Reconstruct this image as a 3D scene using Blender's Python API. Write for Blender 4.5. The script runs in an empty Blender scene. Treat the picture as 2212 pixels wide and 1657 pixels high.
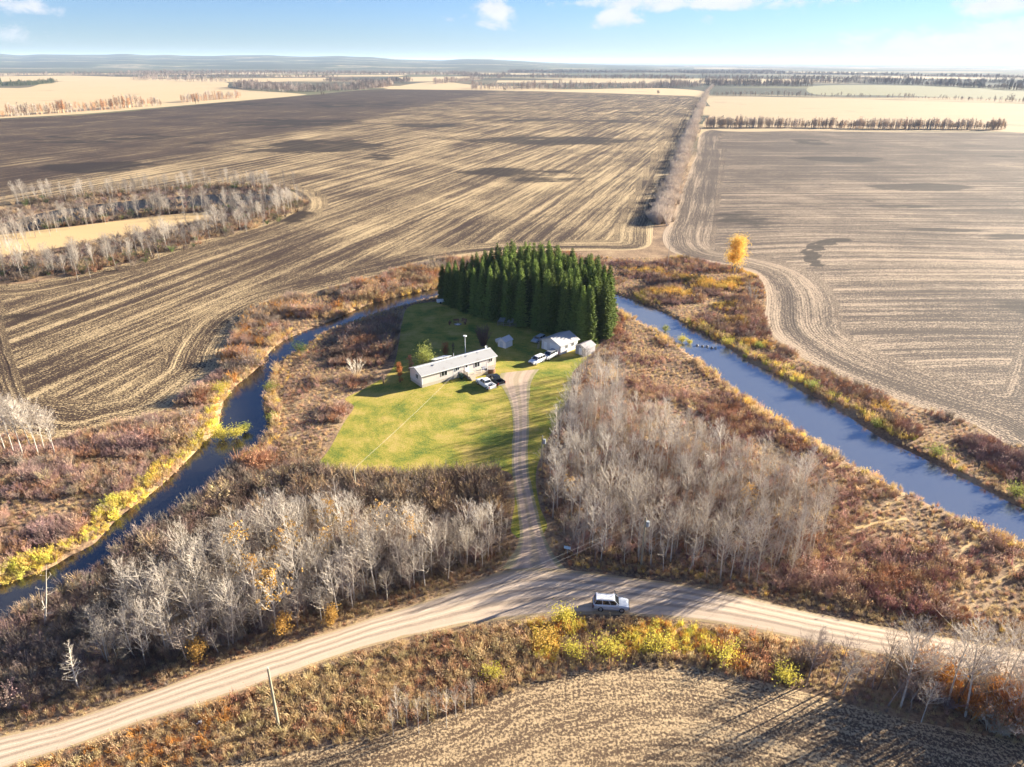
import bpy, bmesh, math, random
import numpy as np
from mathutils import Vector, Matrix

random.seed(7)
rng = np.random.default_rng(7)
SC = bpy.context.scene
COL = SC.collection
rad = math.radians

# ------------------------------------------------------------------ camera
CAM_H = 67.0
FPX, PITCH, ROLL = 1535.0, rad(24.41), rad(0.25)
_up0 = Vector((0, math.sin(PITCH), math.cos(PITCH)))
FWD = Vector((0, math.cos(PITCH), -math.sin(PITCH)))
RIGHT = Vector((1, 0, 0)) * math.cos(ROLL) + _up0 * math.sin(ROLL)
UP = _up0 * math.cos(ROLL) - Vector((1, 0, 0)) * math.sin(ROLL)
cam_data = bpy.data.cameras.new('camera')
cam_data.sensor_width = 36.0
cam_data.lens = FPX / 2212.0 * 36.0
cam_data.clip_start = 0.5
cam_data.clip_end = 120000.0
cam = bpy.data.objects.new('camera', cam_data)
COL.objects.link(cam)
cam.matrix_world = Matrix(((RIGHT.x, UP.x, -FWD.x, 0), (RIGHT.y, UP.y, -FWD.y, 0), (RIGHT.z, UP.z, -FWD.z, CAM_H), (0, 0, 0, 1)))
SC.camera = cam

# ------------------------------------------------------------------ sky, sun, exposure
SUN_EL = rad(16.0)
SUN_DIR = Vector((0.895, 0.445, 0)).normalized() * math.cos(SUN_EL) + Vector((0, 0, math.sin(SUN_EL)))
SKY_STRENGTH = 0.05
SUN_STRENGTH = 5.0
SC.view_settings.view_transform = 'Standard'
SC.view_settings.look = 'None'
SC.view_settings.gamma = 1.0
SC.view_settings.use_curve_mapping = False
SC.view_settings.exposure = 2.3
HAZE_DENSITY = 3.8e-5

sun_data = bpy.data.lights.new('sun', 'SUN')
sun_data.energy = SUN_STRENGTH
sun_data.angle = rad(0.5)
sun_data.color = (1.0, 0.90, 0.74)
sun = bpy.data.objects.new('sun', sun_data)
COL.objects.link(sun)
sun.rotation_euler = SUN_DIR.to_track_quat('Z', 'Y').to_euler()
sun.location = (60, 40, 120)

world = bpy.data.worlds.new('World')
SC.world = world
world.use_nodes = True


class NT:
    """tiny node-tree builder"""
    def __init__(self, tree):
        self.t = tree
        self.n = tree.nodes
        self.l = tree.links

    def node(self, typ, **kw):
        nd = self.n.new(typ)
        for k, v in kw.items():
            setattr(nd, k, v)
        return nd

    def link(self, a, b):
        self.l.new(a, b)

    def _in(self, sock, val):
        if hasattr(val, 'is_output'):
            self.l.new(val, sock)
        elif val is not None:
            if sock.type == 'RGBA' and hasattr(val, '__len__') and len(val) == 3:
                val = (*val, 1)
            sock.default_value = val

    def math(self, op, a, b=None, c=None, clamp=False):
        nd = self.node('ShaderNodeMath', operation=op, use_clamp=clamp)
        self._in(nd.inputs[0], a)
        if b is not None:
            self._in(nd.inputs[1], b)
        if c is not None:
            self._in(nd.inputs[2], c)
        return nd.outputs[0]

    def vmath(self, op, a, b=None):
        nd = self.node('ShaderNodeVectorMath', operation=op)
        self._in(nd.inputs[0], a)
        if b is not None:
            self._in(nd.inputs[1], b)
        return nd.outputs['Value'] if op in ('DOT_PRODUCT', 'LENGTH', 'DISTANCE') else nd.outputs[0]

    def mix(self, f, a, b, blend='MIX'):
        nd = self.node('ShaderNodeMix', data_type='RGBA', blend_type=blend)
        self._in(nd.inputs[0], f)
        self._in(nd.inputs[6], a)
        self._in(nd.inputs[7], b)
        return nd.outputs[2]

    def noise(self, vec, scale, detail=3.0, rough=0.55, dist=0.0, dim='3D'):
        nd = self.node('ShaderNodeTexNoise', noise_dimensions=dim)
        self._in(nd.inputs['Vector'], vec)
        nd.inputs['Scale'].default_value = scale
        nd.inputs['Detail'].default_value = detail
        nd.inputs['Roughness'].default_value = rough
        nd.inputs['Distortion'].default_value = dist
        return nd.outputs['Fac']

    def smooth(self, v, lo, hi):
        nd = self.node('ShaderNodeMapRange', interpolation_type='SMOOTHSTEP')
        self._in(nd.inputs[0], v)
        nd.inputs[1].default_value = lo
        nd.inputs[2].default_value = hi
        return nd.outputs[0]

    def ramp(self, f, stops):
        nd = self.node('ShaderNodeValToRGB')
        self._in(nd.inputs[0], f)
        el = nd.color_ramp.elements
        while len(el) > 1:
            el.remove(el[-1])
        el[0].position, el[0].color = stops[0][0], (*stops[0][1], 1)
        for p, c in stops[1:]:
            e = el.new(p)
            e.color = (*c, 1)
        return nd.outputs[0]

    def comb(self, x, y, z=0.0):
        nd = self.node('ShaderNodeCombineXYZ')
        self._in(nd.inputs[0], x)
        self._in(nd.inputs[1], y)
        self._in(nd.inputs[2], z)
        return nd.outputs[0]

    def sep(self, v):
        nd = self.node('ShaderNodeSeparateXYZ')
        self._in(nd.inputs[0], v)
        return nd.outputs


def build_sky():
    t = NT(world.node_tree)
    t.n.clear()
    out = t.node('ShaderNodeOutputWorld')
    bg = t.node('ShaderNodeBackground')
    bg.inputs[1].default_value = SKY_STRENGTH
    sky = t.node('ShaderNodeTexSky', sky_type='NISHITA')
    sky.sun_disc = False
    sky.sun_elevation = SUN_EL
    sky.sun_rotation = math.atan2(SUN_DIR.x, SUN_DIR.y)
    sky.altitude = 700.0
    sky.air_density = 1.0
    sky.dust_density = 0.0
    sky.ozone_density = 3.0
    geo = t.node('ShaderNodeTexCoord')
    d = geo.outputs['Generated']
    s = t.sep(d)
    el = t.math('ARCSINE', s[2])
    az = t.math('ARCTAN2', s[0], s[1])
    skyc = t.mix(1.0, sky.outputs[0], SKY_TINT, 'MULTIPLY')
    # cumulus: a stretched fractal noise carried by a few soft cloud banks, plus scattered ones higher up
    v = t.comb(t.math('MULTIPLY', az, 1.0), t.math('MULTIPLY', el, 2.0), 3.7)
    n = t.noise(v, 26.0, 7.0, 0.6, 0.3)
    n2 = t.noise(v, 9.0, 3.0, 0.5)
    total = None
    for (x, y, wx, wy, k) in CLOUDS:
        dv = FWD * FPX + RIGHT * (x - 1106) - UP * (y - 828.5)
        a0 = math.atan2(dv.x, dv.y)
        e0 = math.asin(dv.normalized().z)
        dx = t.math('DIVIDE', t.math('SUBTRACT', az, a0), wx / FPX)
        dy = t.math('DIVIDE', t.math('SUBTRACT', el, e0), wy / FPX)
        q = t.math('ADD', t.math('MULTIPLY', dx, dx), t.math('MULTIPLY', dy, dy))
        g = t.math('MULTIPLY', t.math('POWER', 2.718, t.math('MULTIPLY', q, -0.9)), k)
        total = g if total is None else t.math('MAXIMUM', total, g)
    gen = t.math('MULTIPLY', t.smooth(el, 0.10, 0.22), t.smooth(n2, 0.50, 0.66))
    total = t.math('MAXIMUM', total, t.math('MULTIPLY', gen, 0.8))
    cov = t.smooth(t.math('ADD', t.math('MULTIPLY', total, 0.75), t.math('MULTIPLY', t.math('SUBTRACT', n, 0.5), 1.5)), 0.33, 0.78)
    # nothing may rise below the horizon
    cov = t.math('MULTIPLY', cov, t.smooth(el, 0.0, 0.02))
    shade = t.mix(t.noise(v, 34.0, 4.0, 0.6), CLOUD_LO, CLOUD_HI)
    col = t.mix(t.math('MULTIPLY', cov, 0.92), skyc, shade)
    t.link(col, bg.inputs[0])
    t.link(bg.outputs[0], out.inputs[0])


SKY_TINT = (.41, .50, .74)
CLOUD_LO, CLOUD_HI = (3.3, 3.45, 3.8), (4.3, 4.3, 4.45)
CLOUDS = [(1062, 28, 60, 34, 1.0), (1335, 40, 62, 26, 1.0), (1500, 4, 260, 20, 1.1), (40, 12, 48, 18, 1.0),
          (2050, 98, 200, 34, 1.1), (2190, 84, 130, 46, 1.15), (1960, 88, 90, 26, 1.0), (2150, 14, 95, 24, 1.05), (60, 70, 110, 34, .55),
          (1525, 42, 24, 12, .75), (970, 42, 22, 9, .6), (915, 44, 20, 7, .5), (2050, 52, 24, 10, .6), (700, -2, 60, 8, .6),
          (2160, 128, 140, 16, .6)]
build_sky()


# ------------------------------------------------------------------ geometry helpers
def G(x, y, h=0.0):
    """where the sight line through a point of the photograph meets the height h"""
    d = FWD * FPX + RIGHT * (x - 1106) - UP * (y - 828.5)
    t = (h - CAM_H) / d.z
    return Vector((d.x * t, d.y * t, h))


def GP(pts):
    return np.array([[G(x, y).x, G(x, y).y] for x, y in pts])


def spline(P, closed=True, step=2.0):
    """Catmull-Rom through the points of P, resampled at about step metres"""
    P = np.asarray(P, float)
    n = len(P)
    out = []
    rngi = range(n) if closed else range(n - 1)
    for i in rngi:
        if closed:
            p0, p1, p2, p3 = P[i - 1], P[i], P[(i + 1) % n], P[(i + 2) % n]
        else:
            p0, p1, p2, p3 = P[max(i - 1, 0)], P[i], P[i + 1], P[min(i + 2, n - 1)]
        L = np.linalg.norm(p2 - p1)
        m = max(1, min(40, int(L / step)))
        for k in range(m):
            t = k / m
            out.append(.5 * ((2 * p1) + (-p0 + p2) * t + (2 * p0 - 5 * p1 + 4 * p2 - p3) * t * t + (-p0 + 3 * p1 - 3 * p2 + p3) * t ** 3))
    if not closed:
        out.append(P[-1])
    return np.array(out)


def sdf(poly, X, Y, want_near=False):
    """signed distance to a closed polygon, negative inside"""
    X = np.asarray(X, float)
    Y = np.asarray(Y, float)
    best = np.full(X.shape, 1e18)
    nx = np.zeros(X.shape)
    ny = np.zeros(X.shape)
    ins = np.zeros(X.shape, bool)
    n = len(poly)
    for i in range(n):
        ax, ay = poly[i]
        bx, by = poly[(i + 1) % n]
        ex, ey = bx - ax, by - ay
        L2 = ex * ex + ey * ey + 1e-12
        t = np.clip(((X - ax) * ex + (Y - ay) * ey) / L2, 0, 1)
        cx, cy = ax + t * ex, ay + t * ey
        d = (X - cx) ** 2 + (Y - cy) ** 2
        m = d < best
        best = np.where(m, d, best)
        if want_near:
            nx = np.where(m, cx, nx)
            ny = np.where(m, cy, ny)
        cond = (ay > Y) != (by > Y)
        with np.errstate(divide='ignore', invalid='ignore'):
            xi = ax + (Y - ay) / (ey if abs(ey) > 1e-12 else 1e-12) * ex
        ins ^= cond & (X < xi)
    sd = np.sqrt(best) * np.where(ins, -1, 1)
    return (sd, nx, ny) if want_near else sd


def vnoise(x, y, s, seed=0):
    """value noise 0..1 with cell size s"""
    r = np.random.default_rng(seed)
    T = r.random((256, 256))
    x = np.asarray(x) / s + 1000.0
    y = np.asarray(y) / s + 1000.0
    xi, yi = np.floor(x).astype(int), np.floor(y).astype(int)
    fx, fy = x - xi, y - yi
    fx, fy = fx * fx * (3 - 2 * fx), fy * fy * (3 - 2 * fy)
    a, b = T[xi % 256, yi % 256], T[(xi + 1) % 256, yi % 256]
    c, d = T[xi % 256, (yi + 1) % 256], T[(xi + 1) % 256, (yi + 1) % 256]
    return (a * (1 - fx) + b * fx) * (1 - fy) + (c * (1 - fx) + d * fx) * fy


def tag(o, label=None, cat=None, group=None, kind=None):
    if label:
        o['label'] = label
    if cat:
        o['category'] = cat
    if group:
        o['group'] = group
    if kind:
        o['kind'] = kind
    return o


def link_mesh(name, me, parent=None, loc=None):
    o = bpy.data.objects.new(name, me)
    COL.objects.link(o)
    if parent is not None:
        o.parent = parent
    if loc is not None:
        o.location = loc
    return o


def empty(name, loc, rz=0.0, sc=1.0):
    o = bpy.data.objects.new(name, None)
    o.empty_display_size = 0.5
    COL.objects.link(o)
    o.location = loc
    o.rotation_euler = (0, 0, rz)
    o.scale = (sc, sc, sc) if not hasattr(sc, '__len__') else sc
    return o


class MB:
    """collects simple shapes into one mesh"""
    def __init__(self):
        self.v = []
        self.f = []
        self.m = []
        self.cur = 0

    def face(self, idx):
        self.f.append(idx)
        self.m.append(self.cur)

    def box(self, x0, x1, y0, y1, z0, z1):
        b = len(self.v)
        self.v += [(x0, y0, z0), (x1, y0, z0), (x1, y1, z0), (x0, y1, z0), (x0, y0, z1), (x1, y0, z1), (x1, y1, z1), (x0, y1, z1)]
        for q in ((0, 3, 2, 1), (4, 5, 6, 7), (0, 1, 5, 4), (1, 2, 6, 5), (2, 3, 7, 6), (3, 0, 4, 7)):
            self.face([b + i for i in q])
        return self

    def hexa(self, P):
        """eight corners: four below, four above, both counter-clockwise from above"""
        b = len(self.v)
        self.v += [tuple(p) for p in P]
        for q in ((0, 3, 2, 1), (4, 5, 6, 7), (0, 1, 5, 4), (1, 2, 6, 5), (2, 3, 7, 6), (3, 0, 4, 7)):
            self.face([b + i for i in q])
        return self

    def quad(self, a, b_, c, d):
        b = len(self.v)
        self.v += [tuple(a), tuple(b_), tuple(c), tuple(d)]
        self.face([b, b + 1, b + 2, b + 3])
        return self

    def tri(self, a, b_, c):
        b = len(self.v)
        self.v += [tuple(a), tuple(b_), tuple(c)]
        self.face([b, b + 1, b + 2])
        return self

    def prism_y(self, prof, y0, y1, inset=None):
        """profile of (x, z) points carried from y0 to y1"""
        b = len(self.v)
        n = len(prof)
        self.v += [(x, y0, z) for x, z in prof] + [(x, y1, z) for x, z in prof]
        self.face([b + i for i in range(n)])
        self.face([b + n + i for i in reversed(range(n))])
        for i in range(n):
            j = (i + 1) % n
            self.face([b + j, b + i, b + n + i, b + n + j])
        return self

    def prism_x(self, prof, x0, x1):
        b = len(self.v)
        n = len(prof)
        self.v += [(x0, y, z) for y, z in prof] + [(x1, y, z) for y, z in prof]
        self.face([b + i for i in reversed(range(n))])
        self.face([b + n + i for i in range(n)])
        for i in range(n):
            j = (i + 1) % n
            self.face([b + i, b + j, b + n + j, b + n + i])
        return self

    def tube(self, pts, rs, n=5, cap=False):
        pts = [Vector(p) for p in pts]
        b0 = len(self.v)
        for i, p in enumerate(pts):
            d = (pts[min(i + 1, len(pts) - 1)] - pts[max(i - 1, 0)])
            if d.length < 1e-9:
                d = Vector((0, 0, 1))
            d.normalize()
            a = d.orthogonal().normalized() if abs(d.z) < .9 else d.cross(Vector((1, 0, 0))).normalized()
            c = d.cross(a)
            for k in range(n):
                w = 2 * math.pi * k / n
                self.v.append(tuple(p + (a * math.cos(w) + c * math.sin(w)) * rs[i]))
        for i in range(len(pts) - 1):
            for k in range(n):
                k2 = (k + 1) % n
                self.face([b0 + i * n + k, b0 + i * n + k2, b0 + (i + 1) * n + k2, b0 + (i + 1) * n + k])
        if cap:
            self.face([b0 + k for k in reversed(range(n))])
            e = b0 + (len(pts) - 1) * n
            self.face([e + k for k in range(n)])
        return self

    def twig(self, p, q, r):
        """three-sided needle from p to q"""
        p, q = Vector(p), Vector(q)
        d = (q - p)
        a = d.orthogonal().normalized() * r
        c = d.normalized().cross(a)
        b = len(self.v)
        self.v += [tuple(p + a), tuple(p - a * .5 + c * .87), tuple(p - a * .5 - c * .87), tuple(q)]
        self.face([b, b + 1, b + 3])
        self.face([b + 1, b + 2, b + 3])
        self.face([b + 2, b, b + 3])

    def mesh(self, name, mats, smooth=False):
        me = bpy.data.meshes.new(name)
        me.from_pydata(self.v, [], self.f)
        for m in (mats if isinstance(mats, (list, tuple)) else [mats]):
            me.materials.append(m)
        if any(self.m):
            me.polygons.foreach_set('material_index', self.m)
        if smooth:
            me.polygons.foreach_set('use_smooth', [True] * len(self.f))
        me.update()
        return me

    def build(self, name, mat, parent=None, bevel=0.0, loc=None, smooth=False):
        o = link_mesh(name, self.mesh(name, mat, smooth), parent, loc)
        if bevel > 0:
            md = o.modifiers.new('bevel', 'BEVEL')
            md.width = bevel
            md.segments = 2
            md.limit_method = 'ANGLE'
        return o


# ------------------------------------------------------------------ materials
def new_mat(name):
    m = bpy.data.materials.new(name)
    m.use_nodes = True
    t = NT(m.node_tree)
    t.n.clear()
    out = t.node('ShaderNodeOutputMaterial')
    p = t.node('ShaderNodeBsdfPrincipled')
    p.inputs['Roughness'].default_value = .9
    p.inputs['Specular IOR Level'].default_value = .15
    t.link(p.outputs[0], out.inputs[0])
    return m, t, p, out


def plain(name, col, rough=.6, spec=.3, metal=0.0, var=.12, scale=3.0, bump=0.0):
    m, t, p, out = new_mat(name)
    co = t.node('ShaderNodeTexCoord').outputs['Object']
    n = t.noise(co, scale, 4.0)
    dark = tuple(c * (1 - var) for c in col)
    lite = tuple(min(1, c * (1 + var)) for c in col)
    t.link(t.mix(n, dark, lite), p.inputs['Base Color'])
    p.inputs['Roughness'].default_value = rough
    p.inputs['Specular IOR Level'].default_value = spec
    p.inputs['Metallic'].default_value = metal
    if bump:
        b = t.node('ShaderNodeBump')
        b.inputs['Strength'].default_value = bump
        b.inputs['Distance'].default_value = .02
        t.link(n, b.inputs['Height'])
        t.link(b.outputs[0], p.inputs['Normal'])
    return m


def leaf_mat(name, source, base=(1, 1, 1), var=.35, trans=.25):
    """plants: colour from the point the plant grows on ('col'), or a base colour varied per plant"""
    m, t, p, out = new_mat(name)
    geo = t.node('ShaderNodeTexCoord').outputs['Object']
    n = t.noise(geo, 2.3, 3.0)
    if source == 'attr':
        a = t.node('ShaderNodeAttribute', attribute_type='INSTANCER', attribute_name='col')
        c = a.outputs['Color']
    else:
        r = t.node('ShaderNodeObjectInfo').outputs['Random']
        c = t.mix(r, tuple(x * (1 - var * .6) for x in base), tuple(x * (1 + var * .6) for x in base))
    k = t.math('MULTIPLY_ADD', n, var * 2, 1 - var)
    c = t.mix(1.0, c, t.comb(k, k, k), 'MULTIPLY')
    t.link(c, p.inputs['Base Color'])
    if trans > 0:
        tr = t.node('ShaderNodeBsdfTranslucent')
        t.link(t.mix(1.0, c, (1.45, 1.35, 1.2), 'MULTIPLY') if name == 'spruce_needles' else c, tr.inputs[0])
        mx = t.node('ShaderNodeMixShader')
        mx.inputs[0].default_value = trans
        t.link(p.outputs[0], mx.inputs[1])
        t.link(tr.outputs[0], mx.inputs[2])
        t.link(mx.outputs[0], out.inputs[0])
    return m

# ------------------------------------------------------------------ the ground plan
def smooth_poly(pts, step=1.5):
    return spline(GP(pts), True, step)


OUTER = [(-170, 1330), (-60, 1275), (0, 1255), (100, 1222), (150, 1192), (200, 1168), (255, 1110), (330, 1055), (390, 1000), (440, 950), (468, 920), (480, 865),
         (500, 835), (555, 790), (592, 745), (640, 718), (720, 686), (800, 652), (880, 632), (955, 616), (1040, 598), (1140, 592), (1240, 600),
         (1320, 628), (1400, 655), (1480, 695), (1560, 738), (1620, 778), (1680, 803), (1730, 838), (1800, 872), (1900, 937), (1960, 966),
         (2050, 1010), (2130, 1050), (2212, 1092), (2420, 1190)]
INNER = [(2420, 1270), (2212, 1168), (2150, 1143), (2050, 1100), (1950, 1052), (1850, 1000), (1760, 947), (1700, 912), (1600, 850),
         (1530, 790), (1440, 726), (1380, 690), (1315, 655), (1240, 624), (1140, 612), (1040, 616), (955, 634), (850, 662), (760, 690),
         (690, 718), (655, 748), (612, 770), (590, 815), (578, 860), (590, 900), (578, 935), (520, 988), (450, 1052), (400, 1088), (330, 1128),
         (260, 1178), (200, 1218), (130, 1258), (60, 1302), (0, 1335), (-170, 1440)]
_in = GP(INNER)
_in[:, 1] -= np.where(np.arange(len(INNER)) < 11, 0.8, np.where(np.arange(len(INNER)) > 22, 1.6, 0.6))
_out = GP(OUTER)


def _ahead(P, i, j, d):
    v = P[i] - P[j]
    return P[i] + v / np.linalg.norm(v) * d


# the creek runs on beyond both sides of the picture
_or = [_ahead(_out, -1, -3, d) for d in (25, 50, 75)]
_ir = [_ahead(_in, 0, 2, d) for d in (75, 50, 25)]
_il = [_ahead(_in, -1, -3, d) for d in (25, 50, 75)]
_ol = [_ahead(_out, 0, 2, d) for d in (75, 50, 25)]
CREEK = spline(np.vstack([_ol, _out, _or, _ir, _in, _il]), True, 1.5)

ROAD_UP = [(-260, 1670), (-100, 1620), (0, 1590), (150, 1555), (300, 1503), (500, 1430), (640, 1387), (743, 1354), (800, 1334), (936, 1292), (1000, 1266), (1070, 1238), (1150, 1226), (1240, 1233),
           (1300, 1240), (1450, 1258), (1600, 1287), (1750, 1322), (1900, 1352), (2050, 1378), (2212, 1405), (2450, 1445)]
ROAD_LO = [(-260, 1760), (-100, 1700), (0, 1662), (150, 1616), (300, 1563), (470, 1509), (640, 1450), (800, 1396), (950, 1362), (1050, 1346), (1150, 1334), (1240, 1328),
           (1300, 1327), (1450, 1336), (1600, 1356), (1750, 1386), (1900, 1414), (2050, 1440), (2212, 1468), (2450, 1508)]
ru, rl = GP(ROAD_UP), GP(ROAD_LO)
for _k in range(4):
    ru = np.vstack([ru[0] + (ru[0] - ru[1]) / np.linalg.norm(ru[0] - ru[1]) * 22, ru, ru[-1] + (ru[-1] - ru[-2]) / np.linalg.norm(ru[-1] - ru[-2]) * 22])
    rl = np.vstack([rl[0] + (rl[0] - rl[1]) / np.linalg.norm(rl[0] - rl[1]) * 22, rl, rl[-1] + (rl[-1] - rl[-2]) / np.linalg.norm(rl[-1] - rl[-2]) * 22])
ROAD = np.vstack([spline(ru, False, 2.0), spline(rl, False, 2.0)[::-1]])

DRIVE_L = [(1082, 806), (1076, 822), (1090, 846), (1102, 874), (1108, 920), (1106, 1000), (1112, 1060), (1119, 1110), (1123, 1150), (1112, 1195), (1085, 1228)]
DRIVE_R = [(1166, 797), (1152, 816), (1145, 840), (1143, 870), (1142, 920), (1140, 1000), (1150, 1060), (1162, 1110), (1174, 1150), (1196, 1200), (1235, 1240)]
dl, dr = spline(GP(DRIVE_L), False, 2.0), spline(GP(DRIVE_R), False, 2.0)
DRIVE = np.vstack([dl, dr[::-1]])

LAWN = smooth_poly([(690, 1002), (712, 970), (742, 915), (765, 878), (745, 862), (790, 838), (845, 800), (862, 740), (868, 700), (884, 662), (940, 652), (962, 652), (1000, 668), (1060, 686), (1150, 700),
                    (1240, 716), (1290, 722), (1292, 745), (1268, 775), (1238, 805), (1232, 850), (1205, 910), (1178, 960), (1160, 1010), (1158, 1050), (1168, 1100), (1182, 1140),
                    (1150, 1165), (1105, 1150), (1112, 1080), (1098, 1020), (1000, 1016), (900, 1024), (800, 1022), (730, 1018)], 1.2)

LFIELD = smooth_poly([(-120, 470), (0, 452), (120, 432), (250, 420), (400, 408), (520, 405), (600, 412), (632, 428), (632, 450), (600, 470), (540, 492),
                      (480, 510), (380, 535), (290, 565), (230, 578), (150, 595), (60, 612), (-120, 640), (-120, 950), (0, 935), (140, 945), (240, 920), (330, 898),
                      (390, 865), (440, 825), (475, 795), (490, 750), (520, 700), (600, 655), (730, 617), (850, 586), (960, 560), (1100, 545), (1280, 541), (1396, 535),
                      (1412, 490), (1432, 420), (1462, 330), (1492, 250), (1508, 209), (1300, 202), (1100, 197), (830, 193), (640, 208), (370, 232), (180, 248),
                      (0, 258), (-120, 268)], 3.0)
RFIELD = smooth_poly([(1452, 470), (1432, 505), (1440, 535), (1480, 556), (1560, 572), (1620, 588), (1648, 612), (1656, 650), (1652, 690), (1668, 725), (1720, 765), (1790, 802), (1900, 848),
                      (2000, 884), (2100, 915), (2330, 985), (2400, 640), (2330, 288), (2212, 287), (1900, 285), (1700, 282), (1532, 281), (1502, 340), (1475, 410)], 3.0)
BFIELD = smooth_poly([(250, 1720), (430, 1655), (640, 1622), (850, 1580), (1000, 1535), (1100, 1488), (1200, 1458), (1330, 1436), (1450, 1434), (1560, 1450),
                      (1660, 1476), (1800, 1512), (1950, 1552), (2212, 1604), (2420, 1650), (2420, 1900), (1106, 1900), (200, 1900)], 2.0)
MEADOW = smooth_poly([(-120, 525), (0, 508), (200, 484), (330, 468), (450, 458), (452, 472), (340, 496), (250, 512), (110, 538), (0, 556), (-120, 575)], 2.0)
DARKGROUND = smooth_poly([(-120, 500), (0, 484), (110, 456), (250, 437), (400, 424), (520, 418), (605, 424), (618, 438), (585, 452), (500, 455), (440, 450), (330, 460), (200, 476), (60, 496), (-120, 520)], 2.0)
POND2 = smooth_poly([(480, 499), (515, 482), (545, 474), (552, 480), (535, 490), (505, 499)], 1.0)
LSTUB = smooth_poly([(-120, 192), (0, 190), (60, 189), (115, 177), (250, 171), (330, 174), (480, 177), (500, 191), (640, 202), (640, 207), (370, 230), (180, 246), (0, 256), (-120, 266)], 20.0)
RSTUB = smooth_poly([(1534, 280), (1540, 240), (1548, 210), (1800, 213), (2000, 219), (2330, 232), (2330, 287), (2150, 284), (1800, 282)], 20.0)
MSTUB = smooth_poly([(830, 192), (900, 180), (960, 177), (1030, 184), (1200, 193), (1400, 190), (1512, 196), (1508, 207), (1300, 201), (1100, 196), (830, 192.5)], 30.0)
GSTUB = smooth_poly([(1760, 186), (1900, 184), (2100, 190), (2330, 200), (2330, 218), (2100, 212), (1900, 206), (1760, 204)], 30.0)
ORCH = [GP(p) for p in ([(-80, 166), (150, 163), (330, 168), (330, 171), (100, 174), (-80, 180)], [(420, 170), (700, 168), (740, 171), (600, 176), (480, 176)],
                        [(860, 167), (1020, 165), (1040, 172), (960, 176), (880, 176)], [(560, 163), (880, 162), (860, 165), (600, 166)])]


def cover_attr(o, name, vals):
    a = o.data.attributes.new(name, 'FLOAT', 'POINT')
    a.data.foreach_set('value', np.asarray(vals, dtype=np.float32))


def sheet(name, P, z, mat, label=None):
    me = bpy.data.meshes.new(name)
    me.from_pydata([(x, y, z) for x, y in P], [], [list(range(len(P)))])
    me.materials.append(mat)
    if me.polygons[0].normal.z < 0:
        me.flip_normals()
    o = link_mesh(name, me)
    tag(o, label, kind='structure')
    return o


# --- soils
def m_ground():
    m, t, p, out = new_mat('leaf_litter_and_far_land')
    geo = t.node('ShaderNodeNewGeometry').outputs['Position']
    n1 = t.noise(geo, .09, 5.0, .6)
    n2 = t.noise(geo, 1.7, 5.0, .7)
    near = t.ramp(t.math('ADD', t.math('MULTIPLY', n1, .6), t.math('MULTIPLY', n2, .55)),
                  [(.36, (.06, .042, .03)), (.50, (.17, .11, .07)), (.60, (.30, .20, .115)), (.75, (.44, .32, .18))])
    # distant farmland: blocks of stubble, tilled soil and pasture, darker woods in between
    s = t.sep(geo)
    v = t.comb(t.math('MULTIPLY', s[0], 1 / 1500.0), t.math('MULTIPLY', s[1], 1 / 700.0), 0)
    vo = t.node('ShaderNodeTexVoronoi', distance='CHEBYCHEV')
    t.link(v, vo.inputs['Vector'])
    vo.inputs['Scale'].default_value = 1.0
    cellr = t.sep(vo.outputs['Color'])[0]
    far = t.ramp(cellr, [(.0, (.10, .085, .055)), (.30, (.15, .12, .07)), (.42, (.50, .38, .22)), (.62, (.55, .43, .27)), (.66, (.14, .13, .07)), (1.0, (.12, .12, .06))])
    wood = t.smooth(t.noise(t.comb(t.math('MULTIPLY', s[0], 1 / 1400.0), t.math('MULTIPLY', s[1], 1 / 420.0), 2.0), 1.0, 6.0, .65), .47, .55)
    far = t.mix(wood, far, (.055, .055, .035))
    far = t.mix(t.noise(geo, .01, 6.0, .7), far, (.2, .16, .1), 'MIX') if False else far
    dist = t.vmath('LENGTH', geo)
    c = t.mix(t.smooth(dist, 420.0, 800.0), near, far)
    t.link(c, p.inputs['Base Color'])
    b = t.node('ShaderNodeBump')
    b.inputs['Strength'].default_value = .7
    b.inputs['Distance'].default_value = .25
    t.link(n2, b.inputs['Height'])
    t.link(b.outputs[0], p.inputs['Normal'])
    return m


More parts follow.
